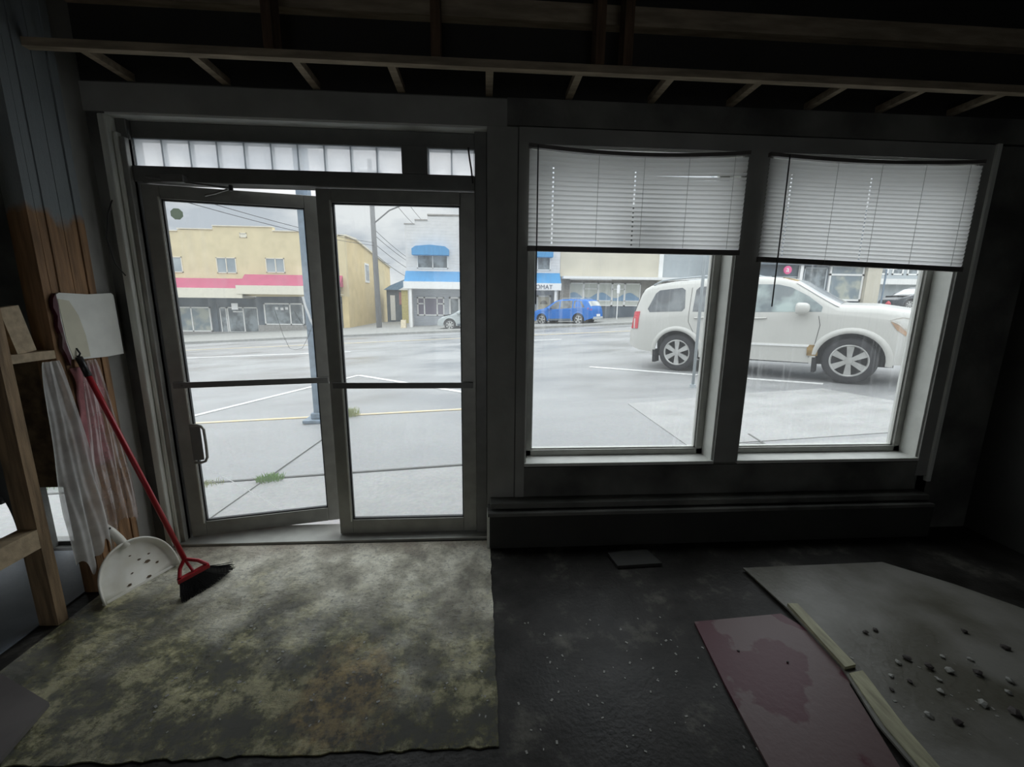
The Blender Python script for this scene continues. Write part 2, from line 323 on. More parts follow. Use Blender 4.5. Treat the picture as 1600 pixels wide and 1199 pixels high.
M['taillight'] = mat('red_tail_lamp', (.62, .04, .06), .2)
M['headlight'] = mat('clear_head_lamp', (.48, .44, .38), .1, spec=.9)
M['lamporange'] = mat('orange_marker', (.50, .32, .20), .3)
M['rust'] = mat('rusty_brown_patch', (.34, .22, .08), .9, scale=12, var=.3)
M['chrome'] = mat('pale_chrome', (.75, .75, .73), .15, metal=.9)
M['pinksign'] = mat('pink_sign_disc', (.78, .12, .30), .4, var=.03)
M['signwhite'] = mat('white_sign_face', (.85, .85, .85), .5, var=.02)
M['signtext'] = mat('grey_sign_lettering', (.17, .18, .22), .6)
M['shed'] = mat('yellow_alley_shed', (.66, .58, .24), .8)
M['redwall'] = mat('faded_red_panel', (.48, .22, .22), .8)
M['bluehill'] = mat('hazy_blue_hill', (.18, .30, .44), .9)
M['sandbag'] = mat('tan_sandwich_board', (.72, .62, .44), .7)
M['hydrant'] = mat('faded_red_hydrant', (.55, .08, .10), .6)

# ------------------------------------------------------------------ mesh helpers
class MB:
    def __init__(s): s.v = []; s.f = []
    def add(s, vs, fs):
        o = len(s.v); s.v += [tuple(v) for v in vs]; s.f += [[i+o for i in f] for f in fs]; return s
    def box(s, x0, x1, y0, y1, z0, z1, Mx=None, j=0):
        vs = [Vector((x, y, z)) for x in (x0, x1) for y in (y0, y1) for z in (z0, z1)]
        if j: vs = [v + Vector([random.uniform(-j, j) for _ in range(3)]) for v in vs]
        if Mx: vs = [Mx @ v for v in vs]
        return s.add(vs, [(0, 1, 3, 2), (4, 6, 7, 5), (0, 4, 5, 1), (2, 3, 7, 6), (0, 2, 6, 4), (1, 5, 7, 3)])
    def prism(s, poly, a0, a1, axis='y'):
        """polygon in two axes extruded along the third"""
        def P(p, a):
            return (p[0], a, p[1]) if axis == 'y' else ((a, p[0], p[1]) if axis == 'x' else (p[0], p[1], a))
        n = len(poly); vs = [P(p, a0) for p in poly] + [P(p, a1) for p in poly]
        tri = tessellate_polygon([[Vector((p[0], p[1], 0)) for p in poly]])
        fs = [tuple(t) for t in tri] + [tuple(reversed([i+n for i in t])) for t in tri]
        fs += [(i, (i+1) % n, (i+1) % n+n, i+n) for i in range(n)]
        return s.add(vs, fs)
    def tube(s, pts, r, n=8, r1=None):
        pts = [Vector(p) for p in pts]; k = len(pts); vs = []; fs = []
        for i, p in enumerate(pts):
            d = (pts[min(i+1, k-1)] - pts[max(i-1, 0)]).normalized()
            u = d.orthogonal().normalized() if i == 0 else (u - d*u.dot(d)).normalized()
            w = d.cross(u); rr = r if r1 is None else r + (r1-r)*i/(k-1)
            for j in range(n):
                a = 2*PI*j/n; vs.append(p + rr*(math.cos(a)*u + math.sin(a)*w))
        for i in range(k-1):
            for j in range(n):
                fs.append((i*n+j, i*n+(j+1) % n, (i+1)*n+(j+1) % n, (i+1)*n+j))
        fs.append(tuple(reversed(range(n)))); fs.append(tuple(range((k-1)*n, k*n)))
        return s.add(vs, fs)
    def lathe(s, prof, n=32, Mx=None):
        """profile (r, h) turned about the y axis"""
        vs = []; fs = []; k = len(prof)
        for i in range(n):
            a = 2*PI*i/n
            for r, h in prof: vs.append(Vector((r*math.cos(a), h, r*math.sin(a))))
        for i in range(n):
            for j in range(k-1):
                fs.append((i*k+j, i*k+j+1, ((i+1) % n)*k+j+1, ((i+1) % n)*k+j))
        if Mx: vs = [Mx @ v for v in vs]
        return s.add(vs, fs)
    def grid(s, fn, nu, nv):
        vs = [fn(i/(nu-1), j/(nv-1)) for i in range(nu) for j in range(nv)]
        return s.add(vs, [(i*nv+j, (i+1)*nv+j, (i+1)*nv+j+1, i*nv+j+1) for i in range(nu-1) for j in range(nv-1)])
    def build(s, name, m, parent=None, smooth=False, bevel=0, solid=0, kind=None):
        me = bpy.data.meshes.new(name); me.from_pydata(s.v, [], s.f); me.update()
        bm = bmesh.new(); bm.from_mesh(me); bmesh.ops.recalc_face_normals(bm, faces=bm.faces); bm.to_mesh(me); bm.free()
        if smooth:
            for p in me.polygons: p.use_smooth = True
        o = bpy.data.objects.new(name, me); COL.objects.link(o)
        me.materials.append(m)
        if parent: o.parent = parent
        if solid:
            sd = o.modifiers.new('thickness', 'SOLIDIFY'); sd.thickness = solid; sd.offset = 0
        if bevel:
            bv = o.modifiers.new('bevel', 'BEVEL'); bv.width = bevel; bv.segments = 2; bv.limit_method = 'ANGLE'
        if kind: o['kind'] = kind
        return o
def B(*a, **k): return MB().box(*a, **k)
def thing(name, label, cat, loc=(0, 0, 0), rz=0, group=None, kind=None):
    o = bpy.data.objects.new(name, None); COL.objects.link(o); o.location = loc; o.rotation_euler = (0, 0, rz)
    o.empty_display_size = .1
    if label: o['label'] = label
    if cat: o['category'] = cat
    if group: o['group'] = group
    if kind: o['kind'] = kind
    return o
def tag(o, label, cat, group=None, kind=None):
    o['label'] = label; o['category'] = cat
    if group: o['group'] = group
    if kind: o['kind'] = kind
    return o
def gz(x, y): return -.08 + .05*x - .005*y       # the street climbs to the right

# ------------------------------------------------------------------ room shell
WT = .18                                           # wall thickness
fl = MB().box(-4.2, 3.5, -6.0, 0.02, -.12, 0); fl.build('floor', M['floorblack'], kind='structure')
fw = MB()
fw.box(-2.14, 3.6, 0, WT, 2.485, 2.63)
fw.box(-2.14, -1.955, 0, WT, -.12, 2.485)          # left of door
fw.box(.02, .255, 0, WT, .0, 2.485)                # between door and window
fw.box(.255, 3.06, 0, WT, -.12, .52)
fw.box(.255, 3.06, 0, WT, 2.40, 2.485)
fw.box(1.505, 1.665, 0, WT, .52, 2.40)
fw.box(2.95, 3.6, 0, WT, -.12, 2.63)
fw.build('wall_front', M['mouldy'], kind='structure')
B(-3.9, 3.6, 0, WT, 2.63, 3.7).build('wall_front_upper', M['upperdark'], kind='structure')
# front wall left of the partition, with two low openings under ragged boards
fwl = MB()
fwl.box(-4.2, -2.14, 0, WT, .43, 2.63); fwl.box(-4.2, -2.14, 0, WT, -.12, -.01)
fwl.box(-4.2, -3.45, 0, WT, -.01, .43)
fwl.box(-2.845, -2.70, 0, .07, -.01, .43); fwl.box(-2.53, -2.14, 0, .07, -.01, .43)
def corner_fill(x0, x1, z0, z1, sx):
    pts = [(x0, z1), (x1, z1), (x1, z0)]
    n = 8
    for i in range(1, n):
        a = i/n*PI/2
        pts.append((x1 + (x0-x1)*(1-math.cos(a)), z0 + (z1-z0)*math.sin(a)))
    fwl.prism(pts, 0, .05, 'y')
corner_fill(-2.96, -2.845, .10, .43, 1)
fwl.box(-3.45, -2.90, 0, .05, .31, .43)
corner_fill(-2.66, -2.70, .36, .43, -1)
fwl.build('wall_front_side', M['mouldy'], kind='structure')
B(-4.2, -4.1, -6, WT, 0, 3.7).build('wall_left', M['palewall'], kind='structure')
B(3.42, 3.6, -6, 0, -.12, 3.7).build('wall_right', M['darkwall'], kind='structure')
rw = MB().box(-4.2, -1.0, -6.1, -6.0, -.12, 3.7).box(.9, 3.6, -6.1, -6.0, -.12, 3.7).box(-1.0, .9, -6.1, -6.0, 2.15, 3.7).box(-1.0, .9, -6.1, -6.0, -.12, .0)
rw.build('wall_back', M['palewall'], kind='structure')          # unseen rear opening, added so daylight fills the dark front wall
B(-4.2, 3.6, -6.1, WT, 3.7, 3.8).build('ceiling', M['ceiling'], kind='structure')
# side room's lit concrete floor skin
sf = B(-4.1, -2.12, -2.6, -.02, .0, .006).build('concrete_floor_screed', M['bluefloor'])
tag(sf, 'blue-grey concrete floor strip behind the bare stud partition', 'floor')
# header board above door and windows
B(-2.14, .13, -.012, 0, 2.485, 2.62).build('trim_1', M['wall'], kind='structure')
B(.13, 3.40, -.020, 0, 2.49, 2.625).build('trim_2', M['mouldy'], kind='structure')
# casing boards around the windows
cs = MB().box(.197, .255, -.016, 0, .30, 2.485).box(1.505, 1.665, -.016, 0, .52, 2.40).box(.255, 2.95, -.016, 0, 2.40, 2.485)
cs.build('trim_3', M['wall'], kind='structure')
cr_ = MB().box(2.95, 3.03, -.016, 0, .40, 2.485); cr_.build('trim_4', M['wall'], kind='structure')
B(3.03, 3.06, -.03, 0, .36, 2.49).build('trim_5', M['reveal'], kind='structure', bevel=.004)  # white strip; the casing's lit outer edge is put into its colour
# board strips between door and casing and under windows
B(.02, .19, -.008, 0, .0, 2.485).build('trim_6', M['wall'], kind='structure')
B(.197, 2.97, -.012, 0, .30, .50).build('trim_7', M['mouldy'], kind='structure')
B(.04, 2.99, -.10, 0, .262, .298).build('trim_8', M['mouldy'], kind='structure', bevel=.004)
# plinth box and ledge
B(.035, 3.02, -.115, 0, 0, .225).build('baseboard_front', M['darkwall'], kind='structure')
lg = MB().box(.022, 3.0, -.135, 0, .225, .250); lg.build('trim_9', M['mouldy'], kind='structure', bevel=.005)
B(.018, .034, -.118, 0, 0, .225).build('trim_10', M['cream'], kind='structure')

# ------------------------------------------------------------------ windows
def window(idx, x0, x1):
    w = thing('window_%d' % idx, None, None, (0, 0, 0), kind='structure')
    z0, z1 = .52, 2.40
    rv = MB()
    rv.box(x0-.004, x0+.012, -.002, .12, z0, z1).box(x1-.012, x1+.004, -.002, .12, z0, z1)
    rv.box(x0, x1, -.002, .12, z1-.012, z1+.004)
    rv.build('reveal', M['reveal'], w)
    MB().box(x0, x1, -.022, .12, z0-.012, z0+.010).build('sill', M['reveal'], w, bevel=.004)
    fr = MB(); a, b = x0+.012, x1-.012; t = .045
    fr.box(a, a+t, .115, .175, z0+.01, z1-.012).box(b-t, b, .115, .175, z0+.01, z1-.012)
    fr.box(a, b, .115, .175, z0+.01, z0+.05).box(a, b, .115, .175, z1-.06, z1-.012)
    fr.build('window_frame', M['alu'], w, bevel=.003)
    g = MB(); e = .008
    g.box(a+t, a+t+e, .135, .165, z0+.05, z1-.06).box(b-t-e, b-t, .135, .165, z0+.05, z1-.06).box(a+t, b-t, .135, .165, z0+.05, z0+.056)
    g.build('glazing_bead', M['reveal'], w)
    B(a+t, b-t, .148, .154, z0+.05, z1-.06).build('glass_pane', M['glasswin'], w)
    return w
window(1, .255, 1.505); window(2, 1.665, 2.95)
# low window of the side room
w3 = thing('window_3', None, None, kind='structure')
MB().box(-3.45, -2.14, .075, .10, -.01, .015).box(-2.548, -2.53, .07, .10, .015, .43).build('window_frame', M['alud'], w3)
B(-3.45, -2.53, .085, .089, .015, .43).build('glass_pane', M['glasslow'], w3)

# ------------------------------------------------------------------ door frame, transom, leaves
B(-1.955, .02, -.004, .075, 2.474, 2.486).build('trim_11', M['reveal'], kind='structure')      # lit head soffit
tf = MB()
tf.box(-1.895, -.05, .075, .15, 2.39, 2.474)
tf.box(-1.895, -.05, .045, .15, 2.165, 2.245)
tf.box(-1.955, -1.895, .045, .15, .0, 2.475); tf.box(-.05, .02, .045, .15, .0, 2.475)
tf.box(-.457, -.313, .04, .15, 2.245, 2.39)
tf.box(-.955, -.935, .085, .15, .0, .02)
tf.build('trim_12', M['alud'], kind='structure', bevel=.004)
tc_ = MB().box(-1.985, -1.945, -.02, .05, 0, 2.475); tc_.build('trim_13', M['cream'], kind='structure', bevel=.008)
B(-1.943, -1.922, .01, .045, 0, 2.40).build('trim_14', M['cream'], kind='structure', bevel=.006)
B(-1.922, -1.895, .02, .07, 0, 2.38).build('trim_15', M['alu'], kind='structure', bevel=.004)
B(-1.955, .03, -.012, .20, -.02, .022).build('trim_16', M['alu'], kind='structure', bevel=.004)
# transom glass blocks
def glass_block(x0, x1, z0, z1, label, group):
    t = thing('glass_block', label, 'glass block', ((x0+x1)/2, .10, z0), group=group)
    w = (x1-x0)/2; h = z1-z0; e = .004
    o = MB()
    def f(u, v):
        x = -w+e + (2*w-2*e)*u; z = e + (h-2*e)*v
        bul = .008*(1-(2*u-1)**6)*(1-(2*v-1)**6)
        return (x, -.018-bul, z)
    o.grid(f, 9, 9); o.build('glass_face', M['block'], t, smooth=True)
    q = MB(); q.box(-w, -w+e, -.02, .02, 0, h).box(w-e, w, -.02, .02, 0, h).box(-w+e, w-e, -.02, .02, 0, e).box(-w+e, w-e, -.02, .02, h-e, h)
    q.build('block_edge', M['mortar'], t)
ords = ['first', 'second', 'third', 'fourth', 'fifth', 'sixth', 'seventh', 'eighth', 'ninth', 'tenth', 'eleventh', 'twelfth']
for i in range(10):
    x = -1.895 + i*.1438
    glass_block(x, x+.1438, 2.245, 2.39, 'frosted glass block above the doors, %s from the left in the long row' % ords[i], 'glass blocks in the transom')
glass_block(-.313, -.182, 2.245, 2.39, 'frosted glass block right of the dark post in the transom, left of the short pair', 'glass blocks in the transom')
glass_block(-.182, -.052, 2.245, 2.39, 'frosted glass block in the right end of the transom, beside the dark cable', 'glass blocks in the transom')
c_ = MB().tube([(-.085, .03, 2.385), (-.078, .028, 2.33), (-.068, .03, 2.27), (-.06, .035, 2.20)], .005, 6)
tag(c_.build('loose_cable', M['wand']), 'short black cable hanging over the right end of the transom', 'cable')

def leaf(name, w, parent_loc, ang, mirrored=False):
    """door leaf, local x from hinge edge, y thickness"""
    d = thing(name, None, None, parent_loc, ang, kind='structure')
    y0, y1 = -.022, .022; z0, z1 = .028, 2.158
    gl, gr, gb, gt = .085, w-.088, .125, 2.085
    MB().box(0, gl, y0, y1, z0, z1).build('stile', M['alu'], d, bevel=.004)
    MB().box(gr, w, y0, y1, z0, z1).build('stile', M['alu'], d, bevel=.004)
    MB().box(gl, gr, y0, y1, gt, z1).build('rail', M['alu'], d, bevel=.003)
    MB().box(gl, gr, y0, y1, z0, gb).build('rail', M['alu'], d, bevel=.003)
    g = MB(); e = .007
    g.box(gl, gl+e, -.012, .012, gb, gt).box(gr-e, gr, -.012, .012, gb, gt).box(gl, gr, -.012, .012, gb, gb+e).box(gl, gr, -.012, .012, gt-e, gt)
    g.build('gasket', M['gasket'], d)
    b2 = MB().box(gl-.012, gl-.004, y0-.004, y0, gb-.01, gt+.01)
    b2.build('glazing_bead', M['cream'], d)
    B(gl, gr, -.003, .003, gb, gt).build('glass_pane', M['glassdoor'], d)
    pb = MB().box(.03 if not mirrored else -.0, w-.02, y0-.034, y0-.022, 1.012, 1.048)
    pb.box(.035, .06, y0-.024, y0, 1.015, 1.045).box(w-.055, w-.03, y0-.024, y0, 1.015, 1.045)
    pb.build('push_bar', M['alud'], d, bevel=.002)
    return d
d1 = leaf('door_1', .905, (-1.885, .085, 0), R(12))
d2 = leaf('door_2', .897, (-.945, .08, 0), 0)
# pull handle on the left leaf
h = MB()
pts = [(.075, -.03, .775), (.115, -.035, .775), (.138, -.04, .768), (.150, -.04, .745), (.152, -.04, .65), (.150, -.04, .565), (.138, -.04, .540), (.115, -.035, .532), (.075, -.03, .532)]
h.tube(pts, .008, 8); h.build('pull_handle', M['alu'], d1, smooth=True)
B(.07, .128, -.030, -.022, .545, .765).build('handle_plate', M['alud'], d1, bevel=.004)
MB().tube([(.075, -.045, 1.03), (.075, -.056, 1.03)], .006, 8).build('screw', M['gasket'], d1)
B(.885, .907, -.026, .0, 1.00, 1.052).build('lock_keeper', M['chrome'], d1)
# octagonal sticker and crack on the left pane
st = MB(); oc = [(.148+.032*math.cos(R(22.5+45*i)), 2.012+.032*math.sin(R(22.5+45*i))) for i in range(8)]
st.prism(oc, -.006, -.0035, 'y'); st.build('sticker', M['sticker'], d1)
def thinline(pts, r, name, m, par): return MB().tube(pts, r, 5).build(name, m, par)
def ribbon(pts, w, name, m, par):
    vs = []; fs = []
    for i, (x, y, z) in enumerate(pts):
        a = Vector(pts[min(i+1, len(pts)-1)]) - Vector(pts[max(i-1, 0)]); a.normalize(); n = Vector((-a.z, 0, a.x))*w
        vs += [Vector((x, y, z))-n, Vector((x, y, z))+n]
    fs = [(2*i, 2*i+1, 2*i+3, 2*i+2) for i in range(len(pts)-1)]
    return MB().add(vs, fs).build(name, m, par)
ribbon([(.105, .0045, .49), (.20, .0045, .415), (.30, .0045, .335), (.42, .0045, .23), (.52, .0045, .135)], .0028, 'glass_crack', M['crack'], d1)
thinline([(.60, -.005, 1.475), (.635, -.005, 1.32), (.665, -.005, 1.235), (.70, -.005, 1.225), (.74, -.005, 1.235), (.775, -.005, 1.30), (.81, -.005, 1.38)], .0010, 'glass_crack', M['crackdark'], d1)
thinline([(.71, -.005, 1.47), (.755, -.005, 1.38), (.785, -.005, 1.345), (.81, -.005, 1.345)], .0010, 'glass_crack', M['crackdark'], d1)
ribbon([(.765, .0045, 1.56), (.775, .0045, 1.50), (.79, .0045, 1.45), (.80, .0045, 1.41), (.818, .0045, 1.37)], .007, 'glass_crack', M['crack'], d1)
# door closer arm under the transom bar
cl = thing('door_closer', 'dark metal door closer arm under the transom above the left door leaf', 'door closer', (-1.7, .03, 2.165))
B(-.03, .09, -.03, .015, -.01, .03).build('mount', M['steel'], cl, bevel=.003)
MB().tube([(-.12, .0, .02), (.06, -.015, -.005), (.30, .03, -.02)], .006, 8).build('arm', M['steel'], cl)
MB().tube([(.30, .03, -.02), (.20, .05, -.045), (.14, .06, -.055)], .006, 8).build('arm', M['steel'], cl)
MB().tube([(.30, .03, -.035), (.30, .03, -.005)], .011, 10).build('pivot', M['wand'], cl)

# ------------------------------------------------------------------ blinds
def blind(label, x0, x1, ztop, zl, zr, n, y=-.032, bow=.03, tilt=72, group='window blinds', wand_x=.05, wand_b=.85, open_rows=()):
    t = thing('window_blind', label, 'blind', ((x0+x1)/2, y, zr if zr < zl else zl), group=None)
    ox, oz = (x0+x1)/2, min(zl, zr)
    w = (x1-x0)/2
    zt = ztop - .030
    holes = [-w+.11*2*w, -.02*w*2+.0, w-.12*2*w]
    # sagging headrail
    hr = MB(); K = 24
    for k in range(K):
        pass
    vs = []; fs = []
    for k in range(K+1):
        u = k/K; x = -w + 2*w*u; s = -bow*(1-(2*u-1)**2)
        for (yy, zz) in ((-.014, 0), (.014, 0), (.014, .020), (-.014, .020)): vs.append((x, yy, ztop-.018+s+zz-oz))
    for k in range(K):
        for j in range(4): fs.append((k*4+j, k*4+(j+1) % 4, (k+1)*4+(j+1) % 4, (k+1)*4+j))
    fs += [(0, 1, 2, 3), (K*4+3, K*4+2, K*4+1, K*4)]
    hr.add(vs, fs); hr.build('headrail', M['blindrail'], t)
    # slats
    chord = 0
    for i in range(n):
        f = (i+.5)/n
        zL = zt + (zl+.03 - zt)*f; zR = zt + (zr+.03 - zt)*f
        pitch = (zt-(min(zl, zr)+.03))/n
        ch = pitch*1.13
        sag = -bow*.85*(1-f)**3
        a = R(tilt + random.uniform(-1.5, 1.5))
        xs = sorted(set([-w+.004+(2*w-.008)*k/28 for k in range(29)] + [hh+d for hh in holes for d in (-.0045, .0045)]))
        vs = []; fs = []; C = 5
        for x in xs:
            u = (x+w)/(2*w); s = sag*(1-(2*u-1)**2); zc = zL + (zR-zL)*u + s - oz
            dz = 0
            
            for c in range(C):
                q = (c/(C-1)-.5)*ch*(1-(.42*max(0, min(1, (u-.35)/.4)) if i in open_rows else 0)); arch = .0035*(1-(2*c/(C-1)-1)**2)
                aa = a
                vs.append((x, q*math.cos(aa) - arch*math.sin(aa), zc + dz*.5 - q*math.sin(aa) - arch*math.cos(aa)*.3))
        kx = len(xs)
        for p in range(kx-1):
            mid = (xs[p]+xs[p+1])/2
            hole = any(abs(mid-hh) < .0044 for hh in holes[:2]) and 2 < i
            for c in range(C-1):
                if hole and c in (0, 1): continue
                fs.append((p*C+c, (p+1)*C+c, (p+1)*C+c+1, p*C+c+1))
        MB().add(vs, fs).build('slat', M['slat'], t, smooth=True)
    # bottom rail
    br = MB(); vs = []
    for x, zz in ((-w, zl), (w, zr)):
        for yy in (-.012, .012):
            for dz in (0, .030): vs.append((x, yy, zz+dz-oz))
    br.add(vs, [(0, 1, 3, 2), (4, 6, 7, 5), (0, 4, 5, 1), (2, 3, 7, 6), (0, 2, 6, 4), (1, 5, 7, 3)])
    br.build('bottom_rail', M['blindrail'], t, bevel=.002)
    for hh in (-w+.31*2*w, 0.02, w-.28*2*w, w-.07*2*w):
        MB().tube([(hh, -.016, ztop-.02-bow*.8*(1-(hh/w)**2)-oz), (hh, -.016, min(zl, zr)+.03-oz+.004)], .0010, 5).build('ladder_cord', M['cord'], t)
    wx = -w+wand_x
    MB().tube([(wx, -.024, ztop-.012-oz), (wx+.002, -.026, 2.0-oz), (wx+.004, -.026, 1.54-oz if wand_b is None else wand_b-oz)], .0038, 8).build('wand', M['wand'], t)
    return t
blind('grey vinyl blind half lowered over the window beside the doors', .250, 1.512, 2.395, 1.829, 1.826, 20, wand_x=.048, wand_b=1.53, open_rows=(3, 4))
blind('grey vinyl blind hanging crooked and lower over the far right window', 1.632, 2.955, 2.392, 1.792, 1.752, 24, bow=.022, wand_x=.105, wand_b=1.53)
pn = B(.80, 1.09, .156, .160, 1.87, 2.13).build('added_sheet', M['shopgrey'])  # sheet added to make a dark smudge through the slats
tag(pn, 'dark square sheet added on the glass behind the left blind, seen as a shadow', 'notice')

# ------------------------------------------------------------------ ceiling framing
rail = B(-3.0, 3.42, -.300, -.262, 2.63, 2.665, j=.001).build('ledger_rail', M['joist'])
tag(rail, 'long pale timber rail running across below the dark ceiling', 'timber rail')
bx = [-1.80, -1.331, -.875, -.435, .031, .467, .926, 1.381, 1.839, 2.268, 2.712]
for i, x in enumerate(bx):
    b = B(-.019, .019, -.262, -.001, 2.632, 2.665, j=.001).build('blocking_piece', M['joist'])
    b.location = (x, 0, 0)
    tag(b, 'short timber blocking between ceiling rail and front wall, %s from the left' % ords[i], 'timber block', 'timber blocking pieces')
tp = MB().box(-3.5, 3.42, -.06, 0, 2.97, 3.06); tag(tp.build('wall_plate', M['joist']), 'long reddish timber plate high on the front wall under the roof', 'timber beam')
for i, x in enumerate((-.97, -.22, .555, .69)):
    b = MB().box(x-.022, x+.022, -.31, -.22, 2.665, 3.7).build('ceiling_hanger', M['wooddark'])
    tag(b, 'dark vertical hanger timber above the ceiling rail, %s from the left' % ords[i], 'timber post', 'hanger timbers')
for i, yy in enumerate((-1.0, -1.9, -2.8)):
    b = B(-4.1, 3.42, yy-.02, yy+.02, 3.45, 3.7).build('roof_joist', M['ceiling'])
    tag(b, 'dark roof joist under the ceiling, %s from the front wall' % ords[i], 'joist', 'roof joists')

# ------------------------------------------------------------------ left partition
PX = -2.03
B(PX-.088, PX, -.652, -.608, 0, 3.69, j=.002).build('trim_17', M['wood'], kind='structure')
B(PX-.09, PX, -1.20, -1.155, 0, 3.69).build('trim_18', M['wood'], kind='structure')
pw = thing('stud_pack', 'pack of vertical old boards, orange below and grey painted above, left of the doors', 'stud wall', (PX, -.28, 0))
def plank_mat():
    m = mat('orange_studs_with_grey_paint', (.42, .24, .12), .7, scale=5, stretch=(8, 8, .7), var=.25, bump=.3); t = m.node_tree; L = t.links.new
    b = t.nodes['Principled BSDF']; old = b.inputs['Base Color'].links[0].from_socket
    tc = N(t, 'ShaderNodeTexCoord'); s = N(t, 'ShaderNodeSeparateXYZ'); L(tc.outputs['Object'], s.inputs[0])
    n = N(t, 'ShaderNodeTexNoise'); n.inputs['Scale'].default_value = 7; n.inputs['Detail'].default_value = 4; L(tc.outputs['Object'], n.inputs['Vector'])
    a = N(t, 'ShaderNodeMath', operation='MULTIPLY_ADD'); a.inputs[1].default_value = .35; L(n.outputs['Fac'], a.inputs[0]); L(s.outputs['Z'], a.inputs[2])
    mr = N(t, 'ShaderNodeMapRange'); mr.inputs['From Min'].default_value = 2.05; mr.inputs['From Max'].default_value = 2.13; L(a.outputs[0], mr.inputs[0])
    x = N(t, 'ShaderNodeMix', data_type='RGBA'); L(mr.outputs[0], x.inputs['Factor']); L(old, x.inputs['A']); x.inputs['B'].default_value = (.27, .30, .31, 1)
    L(x.outputs['Result'], b.inputs['Base Color']); return m
M['plank'] = plank_mat()
for i in range(7):
    y = -.415 + i*.0393
    MB().box(-.09, random.uniform(-.006, .004), y+.28, y+.28+.0375, 0.0, 3.69, j=.0015).build('board', M['plank'], pw)
B(PX-.09, PX-.02, -.140, 0, 0, 3.69).build('trim_19', M['wall'], kind='structure')
blk = B(PX-.085, PX-.002, -.607, -.416, 1.256, 1.295).build('blocking_shelf', M['woodpale'])
tag(blk, 'pale horizontal timber block fixed between studs at left like a shelf', 'timber block')
blk2 = B(PX-.085, PX-.002, -1.154, -.654, .410, .502).build('blocking_board', M['woodpale'])
tag(blk2, 'pale horizontal timber near the bottom left edge, between studs', 'timber block')
sc_ = MB().box(-.018, .018, -.045, .045, 0, .205).build('wood_offcut', M['woodpale'])
sc_.location = (PX-.035, -.522, 1.296); sc_.rotation_euler = (R(8), R(-3), R(4))
tag(sc_, 'small scrap of board leaning on the timber block at left', 'wood offcut')
ob = B(-2.66, -2.30, -.03, -.012, .43, 1.2).build('particle_board', M['osb'])
tag(ob, 'brown particle board panel seen between the studs at left', 'board')
# wall scrap, paint patch
wb = thing('drywall_scrap', 'white square scrap of painted wallboard nailed beside the left door frame', 'wallboard', (PX+.012, -.06, 1.235))
wb_poly = [(-.316, .32), (-.30, .328), (-.15, .322), (-.012, .330), (0, .32), (.004, .0), (-.10, -.004), (-.245, .002), (-.296, .008), (-.312, .09), (-.318, .2)]
MB().prism(wb_poly, -.008, .004, 'x').build('board', M['board'], wb)
MB().prism([(-.314, .30), (-.26, .29), (-.225, .22), (-.205, .12), (-.20, .01), (-.29, .01), (-.308, .1)], .004, .0055, 'x').build('paint_patch', M['board2'], wb)
MB().prism([(-.335, .30), (-.318, .325), (-.316, .27), (-.318, .2), (-.312, .09), (-.30, .02), (-.312, -.02), (-.322, .03), (-.336, .07), (-.326, .12), (-.338, .17), (-.328, .22), (-.342, .26)], -.012, .005, 'x').build('torn_edge', M['maroon'], wb)

# hanging plastic
def film(name, label, y0, y1, z0, z1, x, mt, amp, flare, seed, bottom_rag=.05, nu=46, nv=60, kx=7):
    rnd = random.Random(seed); ph = [rnd.uniform(0, 6.28) for _ in range(8)]
    mb = MB()
    def f(u, v):
        # u across (away from the viewer), v down
        widen = .35 + .65*min(1, v*1.4)**.7
        yc = (y0+y1)/2; hw = (y1-y0)/2
        y = yc + (u-.5)*2*hw*widen - flare*v
        z = z1 + (z0-z1)*v
        if v > .93: z += bottom_rag*math.sin(u*9+ph[0])*(v-.93)/.07 + bottom_rag*.5*math.sin(u*23+ph[1])*(v-.93)/.07
        fold = amp*(math.sin(u*kx*2+ph[2]+v*1.3) + .5*math.sin(u*kx*4.3+ph[3]-v*2.2)) * (.35+.65*v)
        fold += amp*.5*math.sin(v*11+u*5+ph[4])*math.sin(u*6+ph[5])
        return (x + fold + .01 + .02*v, y, z)
    mb.grid(f, nu, nv)
    o = mb.build(name, mt, smooth=True)
    return tag(o, label, 'plastic sheet')
film('plastic_sheet', 'white translucent plastic sheet hanging to near the floor at left', -.590, -.365, .235, 1.25, PX+.022, M['film'], .012, -.015, 3, .05)
film('crumpled_plastic', 'crumpled clear plastic over pinkish insulation under the white wallboard scrap', -.40, -.175, .33, 1.23, PX+.022, M['crumple'], .010, -.0, 9, .02, kx=11)
ins = MB()
def insf(u, v):
    return (PX+.010+.008*math.sin(u*9+v*4)*math.sin(v*17), -.375+.14*u+.02*math.sin(v*7), 1.20-.52*v)
ins.grid(insf, 12, 30)
tag(ins.build('insulation_strip', M['pinkins'], smooth=True, solid=.004), 'torn strip of pink insulation behind the crumpled plastic', 'insulation')

# small cord on the frame
tag(MB().tube([(-1.965, -.03, 2.05), (-1.985, -.045, 1.98), (-2.0, -.06, 1.85), (-1.985, -.05, 1.72), (-1.958, -.03, 1.66)], .003, 6).build('loose_wire', M['wand'], smooth=True),
    'thin dark wire looping off the left door casing', 'wire')

